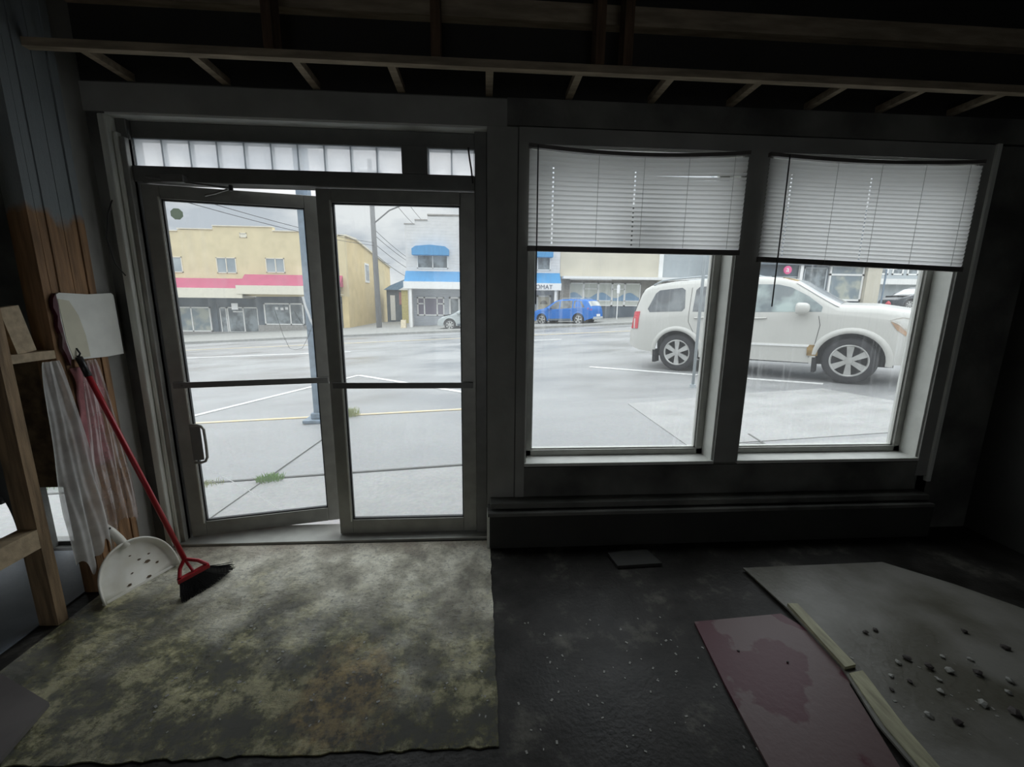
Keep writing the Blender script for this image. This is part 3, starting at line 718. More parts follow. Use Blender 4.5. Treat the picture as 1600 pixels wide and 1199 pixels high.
# ------------------------------------------------------------------ broom
bro = thing('broom', 'red handled push broom with black bristles leaning by the left door', 'broom', (0, 0, 0))
top = Vector((-2.008, -.33, 1.25)); bot = Vector((-1.60, -.405, .175))
MB().tube([top.lerp(bot, .05), bot], .0125, 14).build('handle', M['red'], bro, smooth=True)
g = MB().tube([top, top.lerp(bot, .09)], .0145, 12); dr_ = (top-bot).normalized()
lp = [top + dr_*.0 + Vector((0, 0, 0))]
g.tube([top, top+dr_*.022+Vector((-.014, 0, 0)), top+dr_*.045+Vector((-.008, 0, 0)), top+dr_*.046+Vector((.012, 0, 0)), top+dr_*.02+Vector((.016, 0, 0)), top], .004, 6)
g.build('grip', M['blackpl'], bro, smooth=True)
# head: triangular red bracket and angled bristle fan
hl = Vector((-1.588, -.475, .105)); hr_ = Vector((-1.500, -.390, .130))
br = MB()
br.tube([bot, bot.lerp(hl, .5)+Vector((-.01, 0, 0)), hl], .010, 8); br.tube([bot, bot.lerp(hr_, .55)+Vector((.008, 0, .008)), hr_], .010, 8)
br.tube([bot, (hl+hr_)/2], .008, 8)
ax = (hr_-hl); axn = ax.normalized(); side = Vector((axn.y, -axn.x, 0)).normalized()
br.add([hl+side*.016-axn*.01, hr_+side*.016+axn*.01, hr_-side*.016+axn*.01, hl-side*.016-axn*.01] + [p-Vector((0, 0, .022)) for p in (hl+side*.016-axn*.01, hr_+side*.016+axn*.01, hr_-side*.016+axn*.01, hl-side*.016-axn*.01)],
       [(0, 1, 2, 3), (4, 7, 6, 5), (0, 4, 5, 1), (1, 5, 6, 2), (2, 6, 7, 3), (3, 7, 4, 0)])
br.build('head', M['red'], bro, smooth=False, bevel=.003)
bs = MB(); rnd = random.Random(5)
fl_ = Vector((-1.562, -.517, .009)); fr_ = Vector((-1.440, -.262, .034))
for i in range(64):
    for j in range(6):
        u = (i+rnd.random())/64; v = (j-2.5)*.006
        a = hl.lerp(hr_, u) + side*v + Vector((0, 0, -.02))
        b = fl_.lerp(fr_, u**1.05) + side*v*2.0 + Vector((rnd.uniform(-.004, .004), rnd.uniform(-.004, .004), rnd.uniform(0, .006)))
        b.z = max(.0085, b.z*(u**1.5))
        mid = a.lerp(b, .5) + side*.004
        bs.tube([a, mid, b], .0026, 3, .0022)
bs.build('bristles', M['bristle'], bro)

# ------------------------------------------------------------------ dustpan
dp = thing('dustpan', 'cream plastic dustpan standing on edge against the studs beside the broom', 'dustpan', (-1.875, -.368, .004))
# local: x along the lip, z up the pan, y = depth of rim
pan = MB(); Wd = .178
def outl(a):   # dome outline, a 0..pi
    x = Wd*math.cos(a); z = .245*math.sin(a)**.75 if math.sin(a) > 0 else 0
    return x, z
NA = 28
vs = []; fs = []
for i in range(NA+1):
    a = PI*i/NA; x, z = outl(a)
    for k, (s, y) in enumerate(((0, 0.0), (.55, .0), (.90, .002), (.97, .008), (1.0, .03), (1.035, .034), (1.04, .028))):
        vs.append((x*s, -y if False else y*-1, z*s if k else 0))
for i in range(NA):
    for k in range(6): fs.append((i*7+k, i*7+k+1, (i+1)*7+k+1, (i+1)*7+k))
pan.add(vs, fs)
po = pan.build('pan', M['dustpan'], dp, smooth=True, solid=.003)
MB().box(-Wd, Wd, -.004, .004, -.002, .012).build('lip', M['dustpan'], dp, bevel=.002)
hd = MB().tube([(-.005, -.012, .225), (-.018, -.016, .28), (-.034, -.016, .33), (-.048, -.012, .37)], .022, 14, .019); hd.build('handle', M['dustpan'], dp, smooth=True)
MB().tube([(-.044, -.016, .352), (-.044, -.036, .352)], .006, 8).build('hang_hole', M['blackpl'], dp)
for k, (x, z, r) in enumerate(((.06, .10, .012), (.03, .13, .007), (.08, .135, .006), (-.02, .08, .005), (.10, .07, .008), (-.05, .03, .009), (.04, .02, .010), (.0, .17, .005))):
    pp = [(x+r*1.6*math.cos(a*PI/5)*(.7+.3*math.sin(a*3+k)), z+r*.7*math.sin(a*PI/5)) for a in range(10)]
    MB().prism(pp, -.0035, -.0022, 'y').build('dirt_spot', M['dirt'], dp)
# lip runs from (-1.92,-.52) to (-1.80,-.22): turn local x onto it, lean back to the studs
lx = Vector((-1.805, -.215, 0))-Vector((-1.925, -.525, 0)); lx.normalize()
nrm = Vector((-lx.y, lx.x, 0))     # away from the room
lean = (Vector((0, 0, 1))*math.cos(R(22)) + nrm*math.sin(R(22))).normalized()
yy_ = lean.cross(lx).normalized()
Mx = Matrix((lx, yy_, lean)).transposed().to_4x4(); Mx.translation = Vector((-1.865, -.37, .006))
dp.matrix_world = Mx

# ------------------------------------------------------------------ floor coverings
def flat(name, pts, z0, z1, m, label, cat, **k):
    o = MB().prism(pts, z0, z1, 'z').build(name, m, **k); return tag(o, label, cat)
def ragged(p, q, n, amp, seed):
    rr = random.Random(seed); out = []
    for i in range(n):
        t = i/n; out.append((p[0]+(q[0]-p[0])*t + rr.uniform(-amp, amp)*(i > 0), p[1]+(q[1]-p[1])*t + rr.uniform(-amp, amp)*(i > 0)))
    return out
vp = ragged((-2.02, -.012), (.032, -.03), 2, 0, 1) + ragged((.036, -.03), (.050, -1.335), 40, .005, 2) + ragged((.050, -1.335), (-2.02, -1.30), 60, .006, 3) + [(-2.02, -1.30)]
flat('vinyl_flooring', vp, .0005, .006, M['vinyl'], 'wet mossy cream vinyl flooring in front of the glass doors', 'flooring')
flat('floor_offcut', [(-2.3, -.99), (-1.965, -.955), (-1.655, -1.095), (-1.615, -1.30), (-1.75, -1.5), (-2.3, -1.5)], .012, .03, M['greyply'], 'grey sheet of board lying at the bottom left corner of the floor', 'board')
flat('maroon_sheet', [(1.028, -.805), (1.495, -.775), (1.62, -1.02), (1.50, -1.18), (1.40, -1.50), (.955, -1.50), (.985, -1.15)], .002, .012, M['maroon'], 'maroon sheet lying on the dark floor in front of the right windows', 'board')
flat('grey_sheet', [(1.518, -.418), (2.40, -.405), (2.62, -.62), (2.80, -.86), (2.95, -1.55), (1.44, -1.55), (1.455, -1.35), (1.53, -1.10), (1.545, -.76)], .013, .022, M['greysheet'], 'large grey dirty board lying on the floor at far right', 'board')
flat('wood_strip', [(1.556, -.735), (1.606, -.740), (1.585, -1.11), (1.528, -1.12)], .0225, .038, M['strip'], 'pale weathered wood strip lying on the grey board edge', 'wood strip')
flat('pale_edging', [(1.53, -1.14), (1.60, -1.13), (1.545, -1.36), (1.52, -1.55), (1.455, -1.55), (1.47, -1.36)], .0225, .028, M['strip'], 'pale worn edging strip along the maroon sheet at bottom right', 'wood strip')
flat('floor_panel', [(.765, -.225), (1.02, -.20), (1.06, -.345), (.785, -.36)], .001, .02, M['darkwall'], 'dark flat panel on the floor under the left window', 'board')
# rubble
rr = random.Random(11)
def lump(x, y, z, s, m, label, group):
    mb = MB(); ico = []
    bm = bmesh.new(); bmesh.ops.create_icosphere(bm, subdivisions=1, radius=1)
    vs = [Vector((v.co.x*s*rr.uniform(.7, 1.4), v.co.y*s*rr.uniform(.6, 1.2), v.co.z*s*rr.uniform(.3, .6))) for v in bm.verts]
    fs = [[v.index for v in f.verts] for f in bm.faces]; bm.free()
    mn = min(v.z for v in vs)
    mb.add([v - Vector((0, 0, mn)) for v in vs], fs); o = mb.build('rubble_piece', m); o.location = (x, y, z)
    o.rotation_euler = (0, 0, rr.uniform(0, 6)); return tag(o, label, 'rubble', group)
for (x, y, s, m_) in ((1.80, -.93, .013, 'chipdark'), (1.86, -.92, .013, 'chipdark'), (1.68, -1.33, .015, 'chip'), (1.90, -1.13, .02, 'chipdark'), (1.97, -1.15, .016, 'chip'), (2.08, -1.17, .018, 'chipdark'),
                      (1.70, -1.16, .012, 'chip'), (1.75, -1.19, .011, 'chipdark'), (1.79, -1.10, .013, 'chip'), (1.85, -1.08, .016, 'chipdark'), (2.02, -1.08, .012, 'chip'), (2.13, -1.10, .013, 'chip'), (2.17, -1.21, .015, 'chip'), (1.88, -1.19, .010, 'chip'), (1.64, -1.22, .010, 'chipdark'), (2.10, -1.26, .012, 'chip'),
                      (1.83, -1.24, .014, 'chip'), (1.94, -1.30, .02, 'chip'), (1.76, -1.36, .016, 'chipdark'), (2.02, -1.34, .022, 'chipdark'), (2.28, -.95, .014, 'chipdark'), (2.36, -1.05, .018, 'chipdark')):
    lump(x, y, .022, s, M[m_], 'small crumbled lump of debris on the grey board', 'debris lumps on the grey board')
for (x, y) in ((1.14, -.99), (1.32, -1.06)):
    lump(x, y, .012, .007, M['chipdark'], 'tiny dark crumb lying on the maroon sheet', 'crumbs on the maroon sheet')
dbr = MB()
for i in range(260):
    if i < 150: x, y, z = rr.uniform(-1.3, .02), rr.uniform(-1.25, -.5), .0062
    elif i < 220: x, y, z = rr.uniform(.1, 1.0), rr.uniform(-1.4, -.75), .0003
    else: x, y, z = rr.uniform(1.6, 2.3), rr.uniform(-1.45, -1.0), .0222
    s = rr.uniform(.0012, .004); a = rr.uniform(0, 6)
    dbr.box(-s*1.7, s*1.7, -s, s, 0, s*.5, Matrix.Translation((x, y, z)) @ Matrix.Rotation(a, 4, 'Z'))
tag(dbr.build('floor_grit', M['chip']), 'tiny pale flakes and grit scattered over the floor', 'grit', kind='stuff')

# ------------------------------------------------------------------ street ground
def gpoly(name, pts, dz, m, label=None, cat=None, thick=.02, kind=None, group=None):
    n = len(pts); tri = tessellate_polygon([[Vector((p[0], p[1], 0)) for p in pts]])
    vs = [(x, y, gz(x, y)+dz) for x, y in pts] + [(x, y, gz(x, y)+dz-thick) for x, y in pts]
    fs = [tuple(t) for t in tri] + [tuple(reversed([i+n for i in t])) for t in tri] + [(i, (i+1) % n, (i+1) % n+n, i+n) for i in range(n)]
    o = MB().add(vs, fs).build(name, m)
    if label: tag(o, label, cat, group)
    if kind: o['kind'] = kind
    return o
gpoly('road_ground', [(-90, .18), (90, .18), (90, 120), (-90, 120)], -.02, M['road'], kind='structure')
gpoly('pavement_ground', [(-40, .19), (40, .19), (40, 2.9), (5.84, 2.95), (5.58, 3.95), (4.3, 3.92), (-40, 3.92)], .0, M['walk'], kind='structure')
gpoly('slab_ground', [(-6, .195), (6, .195), (6, 1.62), (-6, 1.36)], .006, M['slab'], kind='structure')
gpoly('apron_ground', [(2.2, 1.66), (7.5, 1.75), (7.5, 2.9), (5.84, 2.93), (5.55, 3.9), (4.3, 3.85), (2.2, 3.6)], .008, M['slab'], kind='structure')
gpoly('far_pavement_ground', [(-60, 22.2), (60, 22.2), (60, 40), (-60, 40)], .10, M['kerb'], kind='structure', thick=.14)
def strip(p, q, w, m, label, cat='road marking', dz=.012, group='road markings', name='road_marking'):
    p = Vector(p); q = Vector(q); d = (q-p).normalized(); nn = Vector((-d.y, d.x))*w/2
    return gpoly(name, [tuple(p-nn), tuple(q-nn), tuple(q+nn), tuple(p+nn)], dz, m, label, cat, .011, group=group)
strip((-6.5, 3.87), (.3, 3.81), .07, M['yellow_line'], 'worn yellow painted line along the edge of the pavement outside the doors')
strip((-4.75, 4.33), (-3.05, 7.82), .10, M['white_line'], 'white parking bay line rising to the right behind the left door leaf', dz=-.006)
strip((-3.05, 7.82), (-.0, 4.80), .10, M['white_line'], 'white parking bay line falling to the right behind the right door leaf', dz=-.0065)
strip((2.55, 7.36), (4.35, 5.68), .10, M['white_line'], 'white parking bay line beneath the rear of the white vehicle', dz=-.006)
strip((4.6, 5.45), (5.9, 4.30), .10, M['white_line'], 'faded parking bay line under the middle of the white vehicle', dz=-.0065)
strip((-25, 17.9), (14, 17.4), .14, M['yellow_line'], 'faded yellow centre line of the street', dz=-.006)
strip((-14, 14.3), (-5, 13.6), .14, M['white_line'], 'white dashed lane line in front of the burgundy awnings', dz=-.006)
strip((-1.0, 14.9), (1.2, 14.8), .14, M['white_line'], 'short white lane dash in front of the silver car', dz=-.006)
strip((1.9, 14.8), (3.2, 14.8), .14, M['white_line'], 'short white lane dash in front of the blue car', dz=-.006)
strip((-6, 1.38), (3.0, 1.60), .028, M['joint'], 'dark joint between concrete slab and asphalt pavement', 'pavement joint', group=None, name='pavement_joint', dz=.0125)
strip((-2.2, .5), (-1.98, 3.2), .008, M['joint'], 'diagonal crack across the pavement outside the left door', 'pavement crack', group=None, name='pavement_crack', dz=.0127)
strip((3.04, 1.92), (2.97, 1.35), .02, M['joint'], 'short crack in the concrete outside the right window', 'pavement crack', group=None, name='pavement_crack', dz=.0127)
def tuft(x, y, n, h, m, label, sp=.1):
    mb = MB(); q = random.Random(int(x*100))
    for i in range(n):
        a = q.uniform(0, 6.28); r = q.uniform(0, sp); bx_, by_ = x+r*math.cos(a), y+r*.6*math.sin(a); z = gz(bx_, by_)
        l = q.uniform(.5, 1)*h; lx_, ly_ = q.uniform(-.6, .6)*l, q.uniform(-.6, .6)*l; w = .003
        mb.add([(bx_-w, by_, z), (bx_+w, by_, z), (bx_+lx_*.5+w*.7, by_+ly_*.5, z+l*.7), (bx_+lx_*.5-w*.7, by_+ly_*.5, z+l*.7), (bx_+lx_, by_+ly_, z+l)],
               [(0, 1, 2, 3), (3, 2, 4)])
    tag(mb.build('grass_tuft', m), label, 'grass', 'weeds in the pavement')
tuft(-2.07, 1.43, 260, .08, M['grass'], 'bright green grass tuft growing in the pavement crack outside the left door', .14)
tuft(-2.03, 3.80, 200, .15, M['grassdry'], 'pale weed growing at the kerb beside the steel lamp post', .15)
tuft(-2.65, 1.42, 90, .05, M['grassdry'], 'sparse weeds in the pavement joint at far left of the door glass', .16)
tuft(-4.45, 1.75, 400, .14, M['grass'], 'green grass strip seen through the low window at left', .45)

# steel post outside the door
lpst = thing('lamp_post', 'pale blue square steel lamp post on the pavement outside the left door', 'lamp post', (-2.39, 3.62, gz(-2.39, 3.62)))
MB().box(-.075, .075, -.075, .075, .05, 6).build('pole', M['galv'], lpst, bevel=.012)
MB().box(-.20, .22, -.18, .18, 0, .05).build('base_plate', M['galv'], lpst, bevel=.01)
MB().box(-.11, .11, -.11, .11, .05, .14).build('collar', M['galv'], lpst, bevel=.02)
lp2 = thing('lamp_post', 'slim grey steel post by the rear wheel of the white vehicle', 'lamp post', (3.714, 4.6, gz(3.714, 4.6)-.015))
MB().tube([(0, 0, 0), (0, 0, 5)], .026, 12).build('pole', M['greymetal'], lp2, smooth=True)
MB().tube([(0, 0, -.02), (0, 0, .05)], .05, 12).build('base_collar', M['greymetal'], lp2)

# ------------------------------------------------------------------ buildings
def part(name, mb, m, par, **k): return mb.build(name, m, par, **k)
def win(par, x0, x1, z0, z1, y, m, fr=.07, mull=(), bars=(), name='window', fm=None):
    """a window: frame as part, pane as sub-part; y is the wall face"""
    f = MB(); d0, d1 = y-.05, y+.05
    f.box(x0, x0+fr, d0, d1, z0, z1).box(x1-fr, x1, d0, d1, z0, z1).box(x0, x1, d0, d1, z0, z0+fr).box(x0, x1, d0, d1, z1-fr, z1)
    for q in mull: f.box(q-fr/2, q+fr/2, d0, d1, z0, z1)
    for (a, b_, zz) in bars: f.box(a, b_, d0, d1, zz-fr/2, zz+fr/2)
    o = f.build(name, fm or M['whitetrim'], par)
    MB().box(x0+fr, x1-fr, y-.012, y-.004, z0+fr, z1-fr).build('pane', m, o)
    return o

# cream two-storey shop building
cb = thing('shop_building', 'cream stucco two storey shop with burgundy awnings and stepped parapet', 'building', (0, 0, 0))
prof = [(-32, 6.2), (-22.05, 6.2), (-22.05, 6.32), (-19.6, 6.38), (-19.6, 6.58), (-15.4, 6.62), (-15.4, 6.36), (-11.6, 6.30), (-10.3, 6.12), (-10.3, 1.7), (-32, 1.45)]
part('wall', MB().prism(prof, 31, 31.4, 'y'), M['stucco'], cb)
sd = MB().prism([(31.4, -1.5), (31.4, 6.1), (33.5, 6.15), (46.2, 4.9), (46.2, -1.5)], -10.7, -10.3, 'x')
part('side_wall', sd, M['stuccoyel'], cb)
part('roof', MB().prism([(31.4, 5.9), (33.5, 6.0), (46.2, 4.75), (46.2, 4.6), (31.4, 4.6)], -32, -10.7, 'x'), M['taupe'], cb)
part('corner_pier', MB().box(-10.75, -10.3, 30.98, 31.4, -1.5, 1.7), M['stuccoyel'], cb)
part('parapet_cap', MB().box(-32, -22.05, 30.92, 31.45, 6.2, 6.26).box(-22.05, -19.6, 30.92, 31.45, 6.36, 6.42).box(-19.6, -15.4, 30.92, 31.45, 6.6, 6.66).box(-15.4, -11.6, 30.92, 31.45, 6.33, 6.39), M['fascia'], cb)
part('shopfront_wall', MB().box(-32, -17.3, 31.96, 32.1, -1.9, 1.6).box(-20.72, -20.5, 31.85, 32.0, -1.3, 1.0), M['shopdark'], cb)
part('shopfront_wall', MB().box(-17.35, -10.75, 31.6, 31.8, -1.4, 1.9), M['shopdark'], cb)
part('shop_base', MB().box(-32, -17.3, 31.75, 31.95, -1.9, -1.08), M['shopgrey'], cb)
part('shop_base', MB().box(-17.3, -12.5, 31.4, 31.65, -1.5, -.52), M['shopgrey'], cb)
def awning(par, x0, x1, zt, zb, y, out, m, name='awning'):
    return part(name, MB().prism([(y, zt), (y-out, zb), (y-out, zb-.04), (y, zb-.04)], x0, x1, 'x'), m, par)
awning(cb, -32, -17.4, 2.92, 2.20, 31.0, .9, M['burg']); awning(cb, -17.7, -10.6, 3.24, 2.44, 31.0, .95, M['burg'])
part('fascia', MB().box(-32, -17.55, 30.05, 30.2, 1.5, 2.2).box(-32, -17.55, 30.2, 31.9, 1.5, 1.56), M['fascia'], cb)
part('fascia', MB().box(-17.9, -10.6, 30.0, 30.15, 1.80, 2.42).box(-17.9, -10.6, 30.15, 31.7, 1.8, 1.86), M['fascia'], cb)
win(cb, -23.6, -22.0, 3.30, 4.42, 31, M['upane'], .06, (-22.75,), fm=M['fascia']); win(cb, -19.6, -18.2, 3.30, 4.42, 31, M['upane'], .06, (-18.9,), fm=M['fascia']); win(cb, -16.1, -14.75, 3.38, 4.44, 31, M['upane'], .06, (-15.4,), fm=M['fascia'])
win(cb, -17.75, -17.25, 5.85, 6.17, 31, M['fascia'], .05, name='wall_vent', fm=M['fascia'])
Y1 = 31.9
win(cb, -26.5, -21.0, -1.08, .80, Y1, M['panelit'], .09, (-22.4,)); win(cb, -20.3, -19.8, -1.35, .78, Y1, M['pane'], .06, name='shop_door')
win(cb, -19.75, -17.45, -1.15, .82, Y1, M['pane'], .09, (-18.55,))
Y2 = 31.6
win(cb, -16.85, -13.9, -.50, 1.15, Y2, M['pane'], .09, (-14.9,)); win(cb, -12.3, -11.0, -.75, 1.15, Y2, M['pane'], .09)
part('hanging_sign', MB().box(-18.85, -18.4, 30.9, 30.96, .65, 1.12), M['signwhite'], cb)
for (x, z) in ((-19.3, .42), (-16.0, .65), (-15.6, .62), (-15.25, .66)): part('window_lettering', MB().box(x, x+(.75 if x < -19 else .22), Y1-.06 if x < -19 else Y2-.06, (Y1-.05 if x < -19 else Y2-.05), z, z+.1 if x < -19 else z+.2), M['signwhite'], cb)
for (yy, z0) in ((36.4, 3.0), (37.6, 3.0)):
    pass
sw = MB(); sw.box(-10.33, -10.24, 36.0, 37.3, 2.95, 4.6); part('side_window', sw, M['whitetrim'], cb); part('side_pane', MB().box(-10.25, -10.22, 36.15, 37.15, 3.15, 4.45), M['pane'], cb)
part('gutter', MB().prism([(31.0, 6.10), (33.5, 6.15), (46.3, 4.9), (46.3, 5.02), (33.5, 6.28), (31.0, 6.22)], -10.75, -10.15, 'x'), M['fascia'], cb)
part('downpipe', MB().tube([(-10.2, 39.0, 5.5), (-10.2, 39.0, -.8)], .05, 8), M['fascia'], cb)

# alley behind the utility pole
al = thing('alley_shed', 'small yellow shed in the alley beside the blue awning building', 'shed', (-6.5, 36, gz(-6.5, 36)))
MB().box(-.55, .75, -1, 1, 0, 2.9).build('wall', M['shed'], al); MB().prism([(-.75, 2.9), (.95, 2.9), (.75, 3.3), (-.2, 3.2)], -1.2, 1.2, 'y').build('roof', M['whitetrim'], al)
a2 = thing('alley_store', 'low building with red panel and dark doors at the end of the alley', 'building', (-8.0, 40, gz(-8, 40)))
MB().box(-1.4, 1.6, 0, 3, 0, 3.1).build('wall', M['shopdark'], a2); MB().box(-.2, 1.4, -.06, .0, 1.7, 2.9).build('panel', M['redwall'], a2)
MB().prism([(-1.6, 3.1), (1.8, 3.1), (1.8, 4.6), (.9, 4.3), (-1.0, 3.5)], -.3, 3, 'y').build('roof', M['bluehill'], a2)
MB().box(-1.05, -.6, -.08, 0, .2, 2.6).build('door', M['whitetrim'], a2)
sb = thing('sandwich_board', 'small tan folding sandwich board at the alley mouth', 'sign', (-5.5, 27.2, gz(-5.5, 27.2)+.1))
MB().prism([(-.2, 0), (-.07, .55), (.0, .55), (-.1, 0)], -.17, .17, 'x').build('panel', M['sandbag'], sb); MB().prism([(.2, 0), (.07, .55), (.0, .55), (.1, 0)], -.17, .17, 'x').build('panel', M['sandbag'], sb)

# white clapboard building with blue awnings
bb = thing('laundry_building', 'white clapboard building with blue awnings and stepped parapet across the street', 'building', (0, 0, 0))
Yb = 28.4
pr = [(-5.4, 6.60), (-4.72, 6.62), (-4.72, 6.85), (-3.85, 6.92), (-3.85, 7.15), (3.8, 7.3), (3.8, 7.05), (4.7, 7.0), (4.7, 6.8), (5.45, 6.8), (5.45, 2.8), (-5.4, 2.6)]
part('wall', MB().prism(pr, Yb, Yb+.3, 'y'), M['clap'], bb)
part('side_wall', MB().box(-5.4, -5.15, Yb+.3, Yb+13, -.8, 6.3).box(5.2, 5.45, Yb+.3, Yb+13, -.3, 6.3), M['clap'], bb)
part('roof', MB().box(-5.15, 5.2, Yb+.3, Yb+13, 6.1, 6.3), M['taupe'], bb)
part('parapet_cap', MB().box(-5.45, -4.72, Yb-.05, Yb+.35, 6.6, 6.66).box(-4.72, -3.85, Yb-.05, Yb+.35, 6.86, 6.94).box(-3.85, 3.8, Yb-.05, Yb+.35, 7.2, 7.3), M['taupe'], bb)
part('ground_floor_wall', MB().box(-5.15, 5.2, Yb+1.0, Yb+1.2, -.9, 2.6), M['greysiding'], bb)
awning(bb, -5.45, 5.44, 3.50, 2.76, Yb, .75, M['blue'])
part('fascia', MB().box(-5.5, 5.45, Yb-.8, Yb-.66, 2.28, 2.76).box(-5.5, 5.45, Yb-.66, Yb+1.0, 2.28, 2.34), M['whitetrim'], bb)
for (x0, x1) in ((-4.9, -2.4), (-1.15, 1.35), (2.6, 4.85)):
    part('awning', MB().prism([(x0, 4.55), (x0, 4.95), (x0+.25, 5.13), (x0+(x1-x0)*.5, 5.22), (x1-.25, 5.13), (x1, 4.95), (x1, 4.55)], Yb-.6, Yb, 'y'), M['blue'], bb)
    win(bb, x0+.27, x1-.1, 3.68, 4.60, Yb, M['pane'], .06, ((x0+x1)/2+.1,))
part('porch_post', MB().box(-5.15, -4.98, Yb-.7, Yb-.5, -.6, 2.3), M['whitetrim'], bb); part('porch_post', MB().box(5.0, 5.16, Yb-.7, Yb-.5, -.2, 2.3), M['whitetrim'], bb)
Yg = Yb+1.0
win(bb, -4.87, -2.90, .38, 1.72, Yg, M['panecurt'], .09, (-4.35, -3.42), ((-4.87, -4.35, 1.25), (-3.42, -2.90, 1.25)))
win(bb, -2.55, -1.75, -.55, 1.75, Yg, M['pane'], .12, name='shop_door')
win(bb, -.6, 1.2, .3, 1.4, Yg, M['panecurt'], .09, (.3,)); 
win(bb, 3.95, 5.0, -.15, 1.95, Yg, M['fascia'], .12, name='shop_door')
dr4 = part('door_arch', MB().prism([(4.2, 1.3)] + [(4.48+.28*math.cos(PI-PI*i/8), 1.3+.28*math.sin(PI*i/8)) for i in range(9)], Yg-.03, Yg-.02, 'y'), M['taupe'], bb)
def text(s, x, y, z, size, m, par, name='sign_lettering'):
    c = bpy.data.curves.new(name, 'FONT'); c.body = s; c.size = size; c.extrude = .01; c.align_x = 'LEFT'
    o = bpy.data.objects.new(name+'_tmp', c); COL.objects.link(o); bpy.context.view_layer.update()
    me = bpy.data.meshes.new_from_object(o.evaluated_get(bpy.context.evaluated_depsgraph_get()))
    bpy.data.objects.remove(o); me.materials.clear(); me.materials.append(m)
    q = bpy.data.objects.new(name, me); COL.objects.link(q); q.parent = par; q.location = (x, y, z); q.rotation_euler = (PI/2, 0, 0); return q
text('OMAT', 3.62, Yb-.82, 2.36, .42, M['signtext'], bb)

# beige building with wave film windows
eb = thing('wave_window_building', 'beige flat building with white framed windows carrying blue wave film', 'building', (0, 0, 0))
Ye = 28.6
part('wall', MB().box(5.5, 12.75, Ye, Ye+.3, 3.3, 7.2).box(5.5, 5.8, Ye+.3, Ye+12, 0, 7).box(12.9, 13.2, Ye+.3, Ye+12, 0, 7), M['beige'], eb)
part('side_pier', MB().box(5.52, 6.25, Ye+.01, Ye+.2, -.1, 7.0), M['taupe'], eb)
part('soffit_band', MB().box(5.6, 15.6, Ye-.9, Ye-.02, 3.10, 3.28), M['whitetrim'], eb)
part('corner_trim', MB().box(12.75, 13.05, Ye-.1, Ye+.3, 3.3, 7.2), M['whitetrim'], eb)
part('cladding', MB().box(13.05, 19.0, Ye+.1, Ye+.4, 3.28, 7.0), M['greymetal'], eb)
part('roof', MB().box(5.8, 12.9, Ye+.3, Ye+12, 6.8, 7.0), M['taupe'], eb)
part('ground_floor_wall', MB().box(5.5, 18.5, Ye+.5, Ye+.7, -.3, 3.1), M['taupe'], eb)
part('stall_riser', MB().box(6.2, 15.5, Ye+.38, Ye+.52, -.2, 1.20), M['shopdark'], eb)
xs = [6.3, 7.35, 8.45, 9.5, 10.45, 11.65]
for i in range(5):
    a, b_ = xs[i], xs[i+1]
    z0 = 1.25 if i != 4 else 1.25
    o = win(eb, a, b_, 1.22, 2.88, Ye+.38, M['palefilm'], .07, (), ((a, b_, 2.45),) if i in (1, 3) else ((a, b_, 1.6),))
    wv = [(a+.07, 1.6)] + [(a+.07+(b_-a-.14)*k/8, 2.0+.20*math.sin((a+(b_-a)*k/8)*3.0+.6)) for k in range(9)] + [(b_-.07, 1.6)]
    MB().prism(wv, Ye+.35, Ye+.36, 'y').build('wave_film', M['bluefilm'], o)
# street sign post and pole
sg = thing('street_sign', 'slim white kerbside sign post before the wave film windows', 'sign', (9.15, 26.4, gz(9.15, 26.4)+.1))
MB().tube([(0, 0, 0), (0, 0, 2.35)], .035, 8).build('post', M['whitetrim'], sg); MB().box(-.10, .10, -.05, -.035, 1.75, 2.3).build('sign_plate', M['signwhite'], sg)

# dark shopfront far right
rb = thing('corner_shop_building', 'dark glazed shopfront with white posts and a pink round sign at right', 'building', (0, 0, 0))
Yr = 24.6
part('wall', MB().box(16.5, 26.3, Yr+.2, Yr+.4, .2, 4.0).box(16.5, 26.3, Yr-.2, Yr+.4, 4.0, 7.5).box(25.9, 26.3, Yr+.4, Yr+9, .2, 7.5), M['shopdark'], rb)
part('pier', MB().box(25.2, 26.2, Yr-.1, Yr+.25, .2, 4.0), M['beige'], rb)
for (a, b_, z0, z1) in ((16.9, 18.9, 1.2, 3.3), (19.0, 20.9, 1.2, 3.3), (21.0, 22.6, 1.2, 3.9)): win(rb, a, b_, z0, z1, Yr+.2, M['pane'], .08, fm=M['greymetal'])
win(rb, 22.75, 25.15, 1.75, 4.1, Yr+.15, M['panelit'], .12, (), ((22.75, 25.15, 3.45),))
part('white_post', MB().box(20.55, 20.75, Yr-.1, Yr+.1, 2.6, 4.2), M['whitetrim'], rb)
ps = MB().prism([(19.5+.26*math.cos(2*PI*k/24), 3.66+.26*math.sin(2*PI*k/24)) for k in range(24)], Yr-.35, Yr-.28, 'y').build('round_sign', M['pinksign'], rb)
text('a', 19.37, -.0, 0, .5, M['signwhite'], ps, 'sign_letter').location = (19.37, Yr-.36, 3.54)
fb_ = thing('pale_upper_building', 'pale grey building with a row of upper windows at the far right', 'building', (0, 0, 0))
part('wall', MB().box(33, 46, 36, 36.4, 0, 8), M['greymetal'], fb_)
for k in range(5): win(fb_, 33.8+k*1.5, 34.9+k*1.5, 4.3, 5.6, 36, M['pane'], .12)
part('canopy', MB().box(33, 46, 35.3, 36, 3.4, 3.9), M['whitetrim'], fb_)
hy = thing('fire_hydrant', 'small faded red hydrant by the dark parked car at far right', 'hydrant', (24.2, 21.7, gz(24.2, 21.7)+.0))
